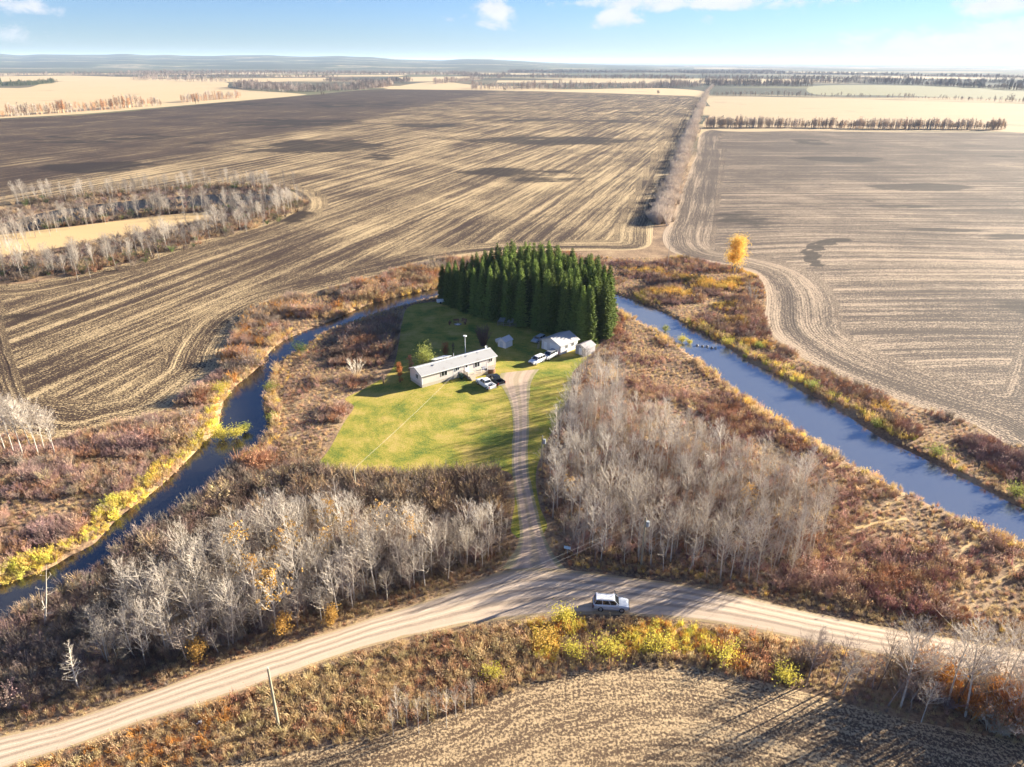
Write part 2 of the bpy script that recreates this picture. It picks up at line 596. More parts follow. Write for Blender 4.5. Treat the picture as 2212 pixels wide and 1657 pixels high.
def m_field(name, soil, soil2, straw, cover, lane_w=4.2, straw2=None, furrow=.8, speck=1.5, contrast=1.0, bumpd=.22):
    """tilled stubble: rows run along UV.x, lanes lie across UV.y (metres)"""
    m, t, p, out = new_mat(name)
    uv = t.node('ShaderNodeUVMap').outputs[0]
    s = t.sep(uv)
    pos = t.node('ShaderNodeNewGeometry').outputs['Position']
    warp = t.math('MULTIPLY', t.math('SUBTRACT', t.noise(pos, .02, 2.0), .5), 3.0)
    vv = t.math('ADD', s[1], warp)
    lane = t.noise(t.comb(t.math('MULTIPLY', s[0], .006), t.math('MULTIPLY', vv, 1 / lane_w), 0), 1.0, 4.0, .68)
    lane2 = t.noise(t.comb(t.math('MULTIPLY', s[0], .05), t.math('MULTIPLY', vv, 1.1 / furrow), 5.0), 1.0, 2.0, .5)
    sp = t.noise(pos, speck, 4.0, .72)
    sp2 = t.noise(t.comb(t.math('MULTIPLY', s[0], .35), t.math('MULTIPLY', vv, 1.2), 2.0), 1.0, 3.0, .65)
    big = t.noise(pos, .018, 4.0, .6)
    tone = t.node('ShaderNodeAttribute', attribute_name='tone').outputs['Fac']
    wet = t.node('ShaderNodeAttribute', attribute_name='wet').outputs['Fac']
    h = t.math('ADD', t.math('MULTIPLY', t.math('SUBTRACT', lane, .5), 1.5 * contrast), t.math('MULTIPLY', t.math('SUBTRACT', lane2, .5), .55))
    h = t.math('ADD', h, t.math('MULTIPLY', t.math('SUBTRACT', sp, .5), 2.6))
    h = t.math('ADD', h, t.math('MULTIPLY', t.math('SUBTRACT', sp2, .5), .8))
    h = t.math('ADD', h, t.math('MULTIPLY', t.math('SUBTRACT', big, .5), .9))
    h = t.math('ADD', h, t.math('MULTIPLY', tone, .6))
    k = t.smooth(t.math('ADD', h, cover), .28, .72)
    sc = t.mix(big, soil, soil2)
    st = t.mix(sp2, straw, straw2 or straw)
    c = t.mix(k, sc, st)
    wn = t.noise(t.comb(t.math('MULTIPLY', t.sep(pos)[0], .022), t.math('MULTIPLY', t.sep(pos)[1], .04), 9.0), 1.0, 5.0, .62)
    wv = t.math('ADD', t.math('MULTIPLY', wet, 1.15), t.math('ADD', t.math('MULTIPLY', t.math('SUBTRACT', wn, .5), 4.2), t.math('MULTIPLY', t.math('SUBTRACT', sp2, .5), .8)))
    wv = t.math('MULTIPLY', wv, t.math('GREATER_THAN', wet, .01))
    c = t.mix(t.math('MULTIPLY', t.smooth(wv, .35, .85), .88), c, tuple(x * .62 for x in soil))
    t.link(c, p.inputs['Base Color'])
    b = t.node('ShaderNodeBump')
    b.inputs['Strength'].default_value = .55
    b.inputs['Distance'].default_value = bumpd
    fur = t.math('SINE', t.math('MULTIPLY', vv, 2 * math.pi / furrow))
    hh = t.math('ADD', t.math('MULTIPLY', sp, 1.4), t.math('MULTIPLY', fur, .16))
    hh = t.math('ADD', hh, t.math('MULTIPLY', lane2, .6))
    t.link(hh, b.inputs['Height'])
    t.link(b.outputs[0], p.inputs['Normal'])
    return m


def m_stubble(name, a, b_, c_):
    m, t, p, out = new_mat(name)
    pos = t.node('ShaderNodeNewGeometry').outputs['Position']
    s = t.sep(pos)
    st = t.noise(t.comb(t.math('MULTIPLY', s[0], .004), t.math('MULTIPLY', s[1], .03), 0), 1.0, 5.0, .6)
    bl = t.smooth(t.noise(t.comb(t.math('MULTIPLY', s[0], .009), t.math('MULTIPLY', s[1], .012), 4.0), 1.0, 4.0, .55), .62, .72)
    c = t.mix(st, a, b_)
    c = t.mix(t.math('MULTIPLY', bl, .6), c, c_)
    t.link(c, p.inputs['Base Color'])
    return m


def m_lawn():
    m, t, p, out = new_mat('mown_grass')
    pos = t.node('ShaderNodeNewGeometry').outputs['Position']
    c0 = G(985, 905)
    wob = t.math('MULTIPLY', t.noise(pos, .12, 2.0), 5.0)
    r = t.math('ADD', t.vmath('DISTANCE', pos, tuple(c0)), wob)
    ring = t.math('MULTIPLY_ADD', t.math('SINE', t.math('MULTIPLY', r, 2 * math.pi / 1.5)), .5, .5)
    n = t.noise(pos, .16, 5.0, .62)
    f = t.noise(pos, 3.2, 4.0, .7)
    v = t.math('ADD', t.math('MULTIPLY', n, .98), t.math('MULTIPLY', ring, .035))
    v = t.math('ADD', v, t.math('MULTIPLY', t.math('SUBTRACT', f, .5), .7))
    c = t.ramp(v, [(.27, (.06, .115, .022)), (.40, (.16, .185, .028)), (.52, (.29, .255, .04)), (.68, (.42, .31, .09))])
    t.link(c, p.inputs['Base Color'])
    b = t.node('ShaderNodeBump')
    b.inputs['Strength'].default_value = .5
    b.inputs['Distance'].default_value = .12
    t.link(t.math('ADD', f, t.math('MULTIPLY', ring, .12)), b.inputs['Height'])
    t.link(b.outputs[0], p.inputs['Normal'])
    return m


def m_gravel(name, a, b_, tracks, grass=None):
    m, t, p, out = new_mat(name)
    pos = t.node('ShaderNodeNewGeometry').outputs['Position']
    uv = t.sep(t.node('ShaderNodeUVMap').outputs[0])
    along = t.noise(t.comb(t.math('MULTIPLY', uv[0], .03), t.math('MULTIPLY', uv[1], 16.0), 0), 1.0, 5.0, .68)
    f = t.noise(pos, 5.0, 4.0, .7)
    n = t.noise(pos, .3, 4.0, .6)
    v = t.math('ADD', t.math('MULTIPLY', along, .75), t.math('ADD', t.math('MULTIPLY', f, .2), t.math('MULTIPLY', n, .35)))
    c = t.mix(t.smooth(v, .42, .85), a, b_)
    for (cx, w, colr, k) in tracks:
        dd = t.math('ABSOLUTE', t.math('SUBTRACT', t.math('ADD', uv[1], t.math('MULTIPLY', t.math('SUBTRACT', n, .5), .10)), cx))
        g = t.math('SUBTRACT', 1.0, t.smooth(dd, w * .3, w))
        g = t.math('MULTIPLY', g, t.math('MULTIPLY', k, t.smooth(t.math('ADD', f, t.math('MULTIPLY', n, .5)), .45, .8)))
        c = t.mix(g, c, colr)
    t.link(c, p.inputs['Base Color'])
    b = t.node('ShaderNodeBump')
    b.inputs['Strength'].default_value = .4
    b.inputs['Distance'].default_value = .06
    t.link(t.math('ADD', f, along), b.inputs['Height'])
    t.link(b.outputs[0], p.inputs['Normal'])
    return m


def m_water():
    m, t, p, out = new_mat('creek_water')
    pos = t.node('ShaderNodeNewGeometry').outputs['Position']
    n = t.noise(pos, .25, 3.0, .5)
    # dark water on the left; sky reflection put into the paler base at right
    sky_refl = t.smooth(t.sep(pos)[0], 5.0, 40.0)
    dark_water = t.mix(n, (.007, .0075, .009), (.013, .010, .008))
    t.link(t.mix(sky_refl, dark_water, t.mix(n, (.095, .108, .125), (.108, .115, .126))), p.inputs['Base Color'])
    ior = t.math('MULTIPLY_ADD', sky_refl, 1.0, 2.2)
    p.inputs['Roughness'].default_value = .10
    t.link(ior, p.inputs['IOR'])
    p.inputs['Specular IOR Level'].default_value = .5
    b = t.node('ShaderNodeBump')
    b.inputs['Strength'].default_value = .35
    b.inputs['Distance'].default_value = .05
    t.link(t.noise(pos, 2.2, 3.0, .6), b.inputs['Height'])
    t.link(b.outputs[0], p.inputs['Normal'])
    return m


MAT_GROUND = m_ground()
MAT_WATER = m_water()

# --- ground: a fine sheet with the creek cut into it, inside a wide flat one that reaches the horizon
X0, X1, Y0, Y1, RES = -172.0, 172.0, 30.0, 262.0, 1.0
xs = np.linspace(X0, X1, int((X1 - X0) / RES) + 1)
ys = np.linspace(Y0, Y1, int((Y1 - Y0) / RES) + 1)
GX, GY = np.meshgrid(xs, ys)
SDC = sdf(CREEK, GX, GY)
cut = np.clip((1.3 - SDC) / 3.2, 0, 1)
cut = cut * cut * (3 - 2 * cut) * 1.6
edge = np.minimum(np.minimum(GX - X0, X1 - GX), np.minimum(GY - Y0, Y1 - GY))
cut *= np.clip(edge / 4.0, 0, 1)
GZ = -cut
nx_, ny_ = len(xs), len(ys)
verts = np.stack([GX.ravel(), GY.ravel(), GZ.ravel()], 1)
ii = np.arange(nx_ * ny_).reshape(ny_, nx_)
quads = np.stack([ii[:-1, :-1].ravel(), ii[:-1, 1:].ravel(), ii[1:, 1:].ravel(), ii[1:, :-1].ravel()], 1).tolist()
vl = verts.tolist()
R = 40000.0
b0 = len(vl)
ring = [X0, X1]
gx = [-R, -4000, X0, X1, 4000, R]
gy = [-2500, -200, Y0, Y1, 4000, R]
gi = {}
for j, y in enumerate(gy):
    for i, x in enumerate(gx):
        gi[i, j] = len(vl)
        vl.append((x, y, 0.0))
for j in range(5):
    for i in range(5):
        if (i, j) != (2, 2):
            quads.append([gi[i, j], gi[i + 1, j], gi[i + 1, j + 1], gi[i, j + 1]])
me = bpy.data.meshes.new('ground')
me.from_pydata(vl, [], quads)
me.polygons.foreach_set('use_smooth', [True] * len(quads))
me.materials.append(MAT_GROUND)
tag(link_mesh('ground', me), kind='structure')


def zg(x, y):
    """height of the ground"""
    i = min(max(int(round((x - X0) / RES)), 0), nx_ - 1)
    j = min(max(int(round((y - Y0) / RES)), 0), ny_ - 1)
    if X0 < x < X1 and Y0 < y < Y1:
        return float(GZ[j, i])
    return 0.0


def grow(P, d):
    P = np.asarray(P)
    T = np.roll(P, -1, 0) - np.roll(P, 1, 0)
    N = np.stack([T[:, 1], -T[:, 0]], 1) / (np.linalg.norm(T, axis=1, keepdims=True) + 1e-9)
    a = np.sum(P[:, 0] * np.roll(P[:, 1], -1) - np.roll(P[:, 0], -1) * P[:, 1])
    return P + N * d * (1 if a > 0 else -1)


WATER_Z = -0.62
cw = np.clip(CREEK, [X0 + 6, Y0 + 2], [X1 - 6, Y1])
sheet('creek_water', cw, WATER_Z, MAT_WATER)


# --- fields
def field(name, poly, mat, z, rows, s0, s1, ds, direction, band, wets=(), tones=(), step=.011, bends=()):
    Ys = [rows[0]]
    while Ys[-1] < rows[1]:
        Ys.append(Ys[-1] * (1 + step))
    Ss = np.arange(s0, s1 + ds, ds)
    SX, YY = np.meshgrid(Ss, np.array(Ys))
    XX = SX * YY
    sd, cx, cy = sdf(poly, XX, YY, True)
    inside = sd < 0
    ny, nx = XX.shape
    keep = inside[:-1, :-1] | inside[:-1, 1:] | inside[1:, :-1] | inside[1:, 1:]
    PX = np.where(inside, XX, cx)
    PY = np.where(inside, YY, cy)
    dep = np.maximum(-sd, 0)
    dx, dy = direction
    al = XX * dx + YY * dy
    ac = XX * dy - YY * dx
    # headland passes follow the edge of the field, the inner rows run straight
    for (x, y, r_, k_) in bends:
        c = G(x, y)
        ac = ac + k_ * np.exp(-((XX - c.x) ** 2 + (YY - c.y) ** 2) / (2 * r_ * r_))
    V = np.where(dep < band, dep, ac + 700)
    U = np.where(dep < band, (XX * .7 + YY * .7), al)
    wet = np.zeros(XX.shape)
    for (x, y, rx, ry, k) in wets:
        c = G(x, y)
        ex = (G(x + rx, y) - c).length
        ey = (G(x, y - ry) - G(x, y + ry)).length / 2
        q = ((PX - c.x) / ex) ** 2 + ((PY - c.y) / ey) ** 2
        wet = np.maximum(wet, k * np.clip(1.25 - .62 * q, 0, 1))
    tone = np.zeros(XX.shape)
    for f in tones:
        tone += f(PX, PY, dep)
    idx = -np.ones((ny, nx), int)
    used = np.zeros((ny, nx), bool)
    used[:-1, :-1] |= keep
    used[:-1, 1:] |= keep
    used[1:, :-1] |= keep
    used[1:, 1:] |= keep
    idx[used] = np.arange(used.sum())
    V3 = np.stack([PX[used], PY[used], np.full(used.sum(), z)], 1)
    q = np.stack([idx[:-1, :-1][keep], idx[:-1, 1:][keep], idx[1:, 1:][keep], idx[1:, :-1][keep]], 1)
    me = bpy.data.meshes.new(name)
    me.from_pydata(V3.tolist(), [], q.tolist())
    me.materials.append(mat)
    uvl = me.uv_layers.new(name='UVMap')
    li = q.ravel()
    uu, vv = U[used][li], V[used][li]
    uvl.data.foreach_set('uv', np.stack([uu, vv], 1).astype(np.float32).ravel())
    o = link_mesh(name, me)
    cover_attr(o, 'wet', wet[used])
    cover_attr(o, 'tone', tone[used])
    tag(o, kind='structure')
    return o


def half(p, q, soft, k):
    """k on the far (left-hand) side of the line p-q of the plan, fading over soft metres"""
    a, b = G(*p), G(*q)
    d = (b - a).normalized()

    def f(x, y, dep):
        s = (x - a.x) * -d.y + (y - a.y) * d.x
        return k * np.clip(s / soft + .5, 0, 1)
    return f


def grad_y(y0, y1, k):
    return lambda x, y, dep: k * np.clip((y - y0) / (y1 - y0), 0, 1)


def rim(w, k):
    return lambda x, y, dep: k * np.clip(1 - dep / w, 0, 1)


m_left = m_field('dark_tilled_stubble', (.032, .019, .013), (.062, .038, .027), (.55, .415, .225), .33, 4.0, (.41, .30, .165), speck=2.2, contrast=1.25)
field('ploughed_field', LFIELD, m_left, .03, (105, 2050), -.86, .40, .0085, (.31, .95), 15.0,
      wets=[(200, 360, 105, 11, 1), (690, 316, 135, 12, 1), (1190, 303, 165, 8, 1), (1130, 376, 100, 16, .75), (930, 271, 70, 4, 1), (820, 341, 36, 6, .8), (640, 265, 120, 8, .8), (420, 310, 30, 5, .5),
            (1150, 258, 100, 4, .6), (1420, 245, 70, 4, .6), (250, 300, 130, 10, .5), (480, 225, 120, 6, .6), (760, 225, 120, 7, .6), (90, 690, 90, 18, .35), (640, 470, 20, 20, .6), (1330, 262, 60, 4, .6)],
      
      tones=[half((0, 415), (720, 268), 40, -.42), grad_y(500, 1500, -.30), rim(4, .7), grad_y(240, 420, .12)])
m_right = m_field('grey_tilled_stubble', (.050, .036, .028), (.100, .074, .056), (.46, .350, .235), .32, 4.5, (.34, .255, .18), contrast=1.1, speck=2.0)
field('harrowed_field', RFIELD, m_right, .034, (110, 860), .16, .95, .0075, (1.0, .04), 20.0,
      wets=[(1755, 307, 30, 5, 1), (1812, 343, 75, 5, 1), (1995, 405, 85, 7, 1), (2170, 338, 25, 3, .8), (1815, 518, 24, 3, 1.6), (1785, 525, 19, 4.5, 1.8), (1763, 535, 15, 6, 1.9), (1752, 548, 12, 7, 1.9), (1752, 562, 11, 6, 1.9), (1764, 573, 11, 3.5, 1.7), (2060, 497, 120, 3, .8), (2200, 510, 60, 5, .8), (2190, 660, 50, 14, .6),
            (1880, 445, 130, 12, .3), (1600, 470, 80, 14, .35)],
      bends=[(1800, 520, 40, 10), (2150, 800, 30, 9)],
      tones=[rim(3.5, .8), half((1480, 540), (2200, 780), 10, .12), grad_y(250, 600, -.38)])
m_bot = m_field('brown_tilled_stubble', (.075, .045, .028), (.14, .095, .06), (.56, .41, .23), .40, 3.2, (.42, .30, .17), furrow=.7, speck=3.2, contrast=.75, bumpd=.14)
field('tilled_field', BFIELD, m_bot, .02, (38, 84), -.95, 1.15, .008, (1.0, .1), 400.0, wets=[(700, 1650, 120, 12, .6)], tones=[rim(2.5, .35)], step=.0085)

sheet('stubble_field', LSTUB, .06, m_stubble('golden_stubble', (.52, .395, .23), (.43, .32, .18), (.26, .175, .11)))
sheet('stubble_field', RSTUB, .06, m_stubble('pale_stubble', (.44, .335, .20), (.36, .27, .155), (.20, .145, .10)))
sheet('stubble_field', MSTUB, .05, bpy.data.materials['golden_stubble'])
sheet('pasture', GSTUB, .05, m_stubble('grey_green_pasture', (.27, .24, .14), (.2, .2, .11), (.3, .25, .16)))
for P in ORCH:
    sheet('stubble_field', P, .08, bpy.data.materials['golden_stubble'])
sheet('meadow', MEADOW, .02, m_stubble('hay_meadow', (.58, .42, .21), (.45, .31, .15), (.36, .25, .13)))
sheet('dark_ground', DARKGROUND, .012, plain('matte_black_ground', (.016, .017, .022), .75, .15, var=.5, scale=.15))  # near-black matte sheet along the upper side of the old creek loop
sheet('pond_water', POND2, .014, MAT_WATER)
sheet('lawn', LAWN, .006, m_lawn())


def ribbon(name, A, B, mat, z, crown=0.0, n=8):
    A, B = np.asarray(A), np.asarray(B)
    m = max(len(A), len(B))

    def res(P):
        L = np.concatenate([[0], np.cumsum(np.linalg.norm(np.diff(P, axis=0), axis=1))])
        q = np.linspace(0, L[-1], m)
        return np.stack([np.interp(q, L, P[:, 0]), np.interp(q, L, P[:, 1])], 1), q
    A, qa = res(A)
    B, qb = res(B)
    v, f, uv = [], [], []
    for i in range(m):
        for k in range(n + 1):
            t = k / n
            p = A[i] * (1 - t) + B[i] * t
            w = .35 * (vnoise(qa[i], 11.0, 3.0, 5) - .5) if k == 0 else (.35 * (vnoise(qa[i], 31.0, 3.0, 6) - .5) if k == n else 0)
            d = (B[i] - A[i]) / (np.linalg.norm(B[i] - A[i]) + 1e-9)
            p = p + d * w
            v.append((p[0], p[1], z + crown * (1 - (2 * t - 1) ** 2)))
            uv.append((qa[i], t))
    for i in range(m - 1):
        for k in range(n):
            a = i * (n + 1) + k
            f.append([a, a + n + 1, a + n + 2, a + 1])
    me = bpy.data.meshes.new(name)
    me.from_pydata(v, [], f)
    me.materials.append(mat)
    if me.polygons[0].normal.z < 0:
        me.flip_normals()
    ul = me.uv_layers.new(name='UVMap')
    for lp in me.loops:
        ul.data[lp.index].uv = uv[lp.vertex_index]
    o = link_mesh(name, me)
    tag(o, kind='structure')
    return o


ribbon('driveway', dl, dr, m_gravel('driveway_dirt', (.38, .285, .21), (.54, .41, .30), [(.5, .14, (.30, .24, .14), .6), (.04, .14, (.20, .2, .07), .7), (.96, .14, (.20, .2, .07), .7), (.25, .09, (.34, .25, .19), .4), (.75, .09, (.34, .25, .19), .4)]), .014)
ribbon('gravel_road', spline(ru, False, 2.0), spline(rl, False, 2.0), m_gravel('road_gravel', (.42, .325, .235), (.58, .455, .335), [(.27, .06, (.27, .205, .15), .8), (.36, .025, (.62, .50, .38), .7), (.48, .05, (.27, .205, .15), .75), (.58, .022, (.62, .50, .38), .7), (.68, .06, (.27, .205, .15), .8), (.12, .05, (.30, .23, .165), .6), (.02, .09, (.33, .24, .12), .9), (.98, .07, (.33, .24, .12), .9)]), .018, .16)
for P in ([(2058, 1207), (2085, 1185), (2108, 1168), (2126, 1156)], [(2150, 1262), (2180, 1240), (2212, 1215), (2260, 1180)], [(1915, 1090), (1935, 1082), (1955, 1072)], [(1850, 1142), (1900, 1128), (1960, 1120)]):
    c = spline(GP(P), False, 1.5)
    T = np.gradient(c, axis=0)
    N = np.stack([-T[:, 1], T[:, 0]], 1) / np.linalg.norm(T, axis=1, keepdims=True)
    wv_ = (.18 + .32 * vnoise(c[:, 0], c[:, 1], 2.2, 77))[:, None]
    ribbon('animal_trail', c + N * wv_, c - N * wv_, bpy.data.materials['hay_meadow'], .012)
TRAILS = [spline(GP(P), False, 1.0) for P in ([(2058, 1207), (2085, 1185), (2108, 1168), (2126, 1156)], [(2150, 1262), (2180, 1240), (2212, 1215), (2260, 1180)], [(1915, 1090), (1935, 1082), (1955, 1072)], [(1850, 1142), (1900, 1128), (1960, 1120)])]


# --- far upland
def hills():
    n = 220
    y0s = [6200, 7000, 8200, 9500, 11000, 13000, 16000]
    prof = [(-250, 118), (0, 117), (300, 118), (500, 120), (660, 123), (740, 122), (800, 124.5), (850, 128.5), (960, 130.5), (1000, 128), (1060, 127.5), (1110, 130.5), (1200, 134), (1320, 137), (1500, 140)]
    px = np.linspace(-250, 1500, n)
    py = np.interp(px, [a for a, b in prof], [b for a, b in prof])
    v, f = [], []
    for j, Y in enumerate(y0s):
        fr = [0, .22, .45, .72, 1.0, .96, .5][j]
        for i in range(n):
            d = FWD * FPX + RIGHT * (px[i] - 1106) - UP * (py[i] - 828.5)
            k = 11000.0 / d.y
            top = max(CAM_H + d.z * k, 0) * float(np.clip((1420 - px[i]) / 330, 0, 1)) ** .6
            x = d.x / d.y * Y
            top *= .94 + .12 * vnoise(px[i], 0.0, 45.0, 3)
            v.append((x, Y, max(-1.5, top * fr + (vnoise(x, Y, 700.0, 4) - .5) * 26 * fr - (2 if j == 0 else 0))))
    for j in range(len(y0s) - 1):
        for i in range(n - 1):
            a = j * n + i
            f.append([a, a + 1, a + n + 1, a + n])
    m, t, p, out = new_mat('wooded_upland')
    pos = t.node('ShaderNodeNewGeometry').outputs['Position']
    s = t.sep(pos)
    w = t.noise(t.comb(t.math('MULTIPLY', s[0], 1 / 900.0), t.math('MULTIPLY', s[1], 1 / 500.0), 0), 1.0, 6.0, .65)
    c = t.ramp(w, [(.3, (.035, .045, .028)), (.5, (.07, .07, .045)), (.56, (.10, .11, .06)), (.62, (.30, .24, .15)), (.66, (.08, .08, .05))])
    t.link(c, p.inputs['Base Color'])
    me = bpy.data.meshes.new('hills')
    me.from_pydata(v, [], f)
    me.materials.append(m)
    me.polygons.foreach_set('use_smooth', [True] * len(f))
    tag(link_mesh('hills', me), kind='structure')


hills()

# --- the air
hz = MB().box(-45000, 45000, -3000, 45000, -3.0, 165.0)
mh = bpy.data.materials.new('hazy_air')
mh.use_nodes = True
th = NT(mh.node_tree)
th.n.clear()
oh = th.node('ShaderNodeOutputMaterial')
vh = th.node('ShaderNodeVolumePrincipled')
vh.inputs['Color'].default_value = (.55, .74, 1.0, 1)
vh.inputs['Density'].default_value = HAZE_DENSITY
vh.inputs['Anisotropy'].default_value = 0.0
th.link(vh.outputs[0], oh.inputs['Volume'])
tag(hz.build('haze', mh), kind='stuff')

# ------------------------------------------------------------------ plants: the kinds
def rv(a, b):
    return random.uniform(a, b)


def updir(az, tilt):
    return Vector((math.cos(az) * math.sin(tilt), math.sin(az) * math.sin(tilt), math.cos(tilt)))


def aspen_shapes(H, seed, nb=26, first=.32, lean=.03, fork=False, twig_r=.015, leaves=0, dead=False, spread=1.0):
    """trunk and crown of a bare poplar, foot at the origin"""
    random.seed(seed)
    T, C, Lf = MB(), MB(), MB()
    az0 = rv(0, 6.28)
    pts, rs = [], []
    r0 = .0085 * H + .018
    for i in range(8):
        t = i / 7
        pts.append(Vector((math.cos(az0) * lean * H * t * t + rv(-.05, .05) * t, math.sin(az0) * lean * H * t * t + rv(-.05, .05) * t, H * t)))
        rs.append(r0 * (1 - t) ** .8 + .012)
    T.tube(pts, rs, 6)

    def at(t):
        f = t * 7
        i = min(int(f), 6)
        return pts[i].lerp(pts[i + 1], f - i)
    for k in range(nb):
        t = first + (1 - first) * (k + rv(0, 1)) / nb
        t = min(t, .985)
        az = k * 2.4 + rv(-.5, .5)
        L = H * (.34 * (1 - ((t - first) / (1 - first)) ** 1.3) + .08) * rv(.5, 1.15) * spread
        if dead:
            L *= .5
        tilt = rv(.65, 1.05) if not dead else rv(1.0, 1.5)
        p = at(t)
        q = [p]
        d = updir(az, tilt)
        for s in range(3):
            tilt = max(.15, tilt - rv(-.06, .26))
            az += rv(-.25, .25)
            d = updir(az, tilt)
            q.append(q[-1] + d * L / 3)
        rb = max(.02, r0 * .5 * (1 - t) + .014)
        C.tube(q, [rb, rb * .72, rb * .5, rb * .2], 3)
        nt = 4 if dead else 8
        for j in range(nt):
            f = rv(.25, 1.0) * 3
            i = min(int(f), 2)
            a = q[i].lerp(q[i + 1], f - i)
            l2 = L * rv(.22, .5)
            d2 = (d + Vector((rv(-1, 1), rv(-1, 1), rv(-.25, .75)))).normalized()
            e = a + d2 * l2
            C.twig(a, e, twig_r)
            if not dead:
                for w in range(2):
                    a2 = a.lerp(e, rv(.3, .95))
                    d3 = (d2 + Vector((rv(-1, 1), rv(-1, 1), rv(-.3, .9)))).normalized()
                    e3 = a2 + d3 * l2 * rv(.4, .75)
                    C.twig(a2, e3, twig_r * .75)
                    if leaves and random.random() < leaves:
                        for _ in range(3):
                            c = e3 + Vector((rv(-.2, .2), rv(-.2, .2), rv(-.2, .2)))
                            u = Vector((rv(-1, 1), rv(-1, 1), rv(-1, 1))).normalized() * .13
                            n = u.orthogonal().normalized() * .11
                            Lf.quad(c - u, c + n, c + u, c - n)
    return T, C, Lf


def merged(*mbs):
    m = MB()
    for k, b in enumerate(mbs):
        o = len(m.v)
        m.v += b.v
        m.f += [[i + o for i in f] for f in b.f]
        m.m += [k] * len(b.f)
    return m


def shrub_shape(seed, H=2.0, stems=34, spread=.55, twig=4, leaves=0, lsize=.09, r=.017):
    """many stems fanning from one stool"""
    random.seed(seed)
    S, Lf = MB(), MB()
    for k in range(stems):
        az = rv(0, 6.28)
        tl = spread * math.sqrt(random.random()) * rv(.6, 1.2)
        h = H * rv(.55, 1.08) * (1 - .22 * tl)
        b = Vector((math.cos(az) * rv(0, .25) * H * .5, math.sin(az) * rv(0, .25) * H * .5, -.1))
        m = b + updir(az, tl * .75) * h * .5
        e = m + updir(az + rv(-.4, .4), tl * 1.15 + .1) * h * .5
        S.tube([b, m, e], [r * 1.15, r * .9, r * .35], 3)
        for j in range(twig):
            a = b.lerp(m, rv(.6, 1)) if random.random() < .35 else m.lerp(e, rv(0, .95))
            d = (updir(az + rv(-1.6, 1.6), rv(.15, .95)))
            q = a + d * h * rv(.14, .32)
            S.twig(a, q, r * .75)
            for _ in range(leaves):
                c = a.lerp(q, rv(.1, 1.1)) + Vector((rv(-.1, .1), rv(-.1, .1), rv(-.1, .1))) * H * .5
                u = Vector((rv(-1, 1), rv(-1, 1), rv(-.6, .6))).normalized() * lsize * rv(.7, 1.3)
                n = u.orthogonal().normalized() * lsize * .75
                Lf.quad(c - u, c + n, c + u, c - n)
    return S, Lf


def tuft_shape(seed, H=1.0, blades=34, spread=.45, w=.022):
    random.seed(seed)
    M = MB()
    for k in range(blades):
        az = rv(0, 6.28)
        b = Vector((rv(-.28, .28), rv(-.28, .28), -.05))
        h = H * rv(.5, 1.05)
        tl = spread * rv(.1, 1.0)
        m = b + updir(az, tl * .5) * h * .6
        e = m + updir(az, tl * 1.7) * h * .42
        s = Vector((-math.sin(az + rv(-.8, .8)), math.cos(az + rv(-.8, .8)), 0)) * w
        M.quad(b - s, b + s, m + s * .9, m - s * .9)
        M.tri(m - s * .9, m + s * .9, e)
        if random.random() < .4:
            M.quad(e - s * 1.3, e + s * 1.3, e + s + Vector((0, 0, .12)), e - s + Vector((0, 0, .12)))
    return M


def spruce_shapes(seed, H=14.0, R=2.0):
    random.seed(seed)
    T, C = MB(), MB()
    T.tube([(0, 0, -.1), (rv(-.05, .05), rv(-.05, .05), H * .5), (0, 0, H * .97)], [.17, .11, .02], 6)
    z = .7
    k = 0
    while z < H - .15:
        f = 1 - z / H
        r = R * (f ** .52) * rv(.86, 1.1) + .1
        n = max(5, int(6 + 6 * f))
        for j in range(n):
            az = 6.283 * j / n + k * .7 + rv(-.25, .25)
            L = r * rv(.72, 1.15)
            dz = -L * rv(.12, .38)
            c, s = math.cos(az), math.sin(az)
            side = Vector((-s, c, 0))
            p0 = Vector((0, 0, z + rv(-.1, .1)))
            mid = p0 + Vector((c * L * .55, s * L * .55, dz * .45))
            tip = p0 + Vector((c * L, s * L, dz + L * .12))
            w = L * rv(.2, .34) + .05
            dn = Vector((0, 0, -w * rv(.35, .8)))
            C.quad(p0, mid - side * w + dn, tip, mid)
            C.quad(p0, mid, tip, mid + side * w + dn)
            for q in range(3):
                a = p0.lerp(tip, rv(.35, .95))
                sg = random.choice((-1, 1))
                e = a + side * sg * w * rv(.7, 1.5) + Vector((c, s, 0)) * L * rv(.08, .22) + Vector((0, 0, -rv(.05, .3)))
                C.tri(a, a + Vector((c, s, -.4)) * L * .16, e)
        z += .40 * (.6 + .55 * f) * rv(.85, 1.15)
        k += 1
    C.twig((0, 0, H * .93), (0, 0, H + .35), .07)
    return T, C


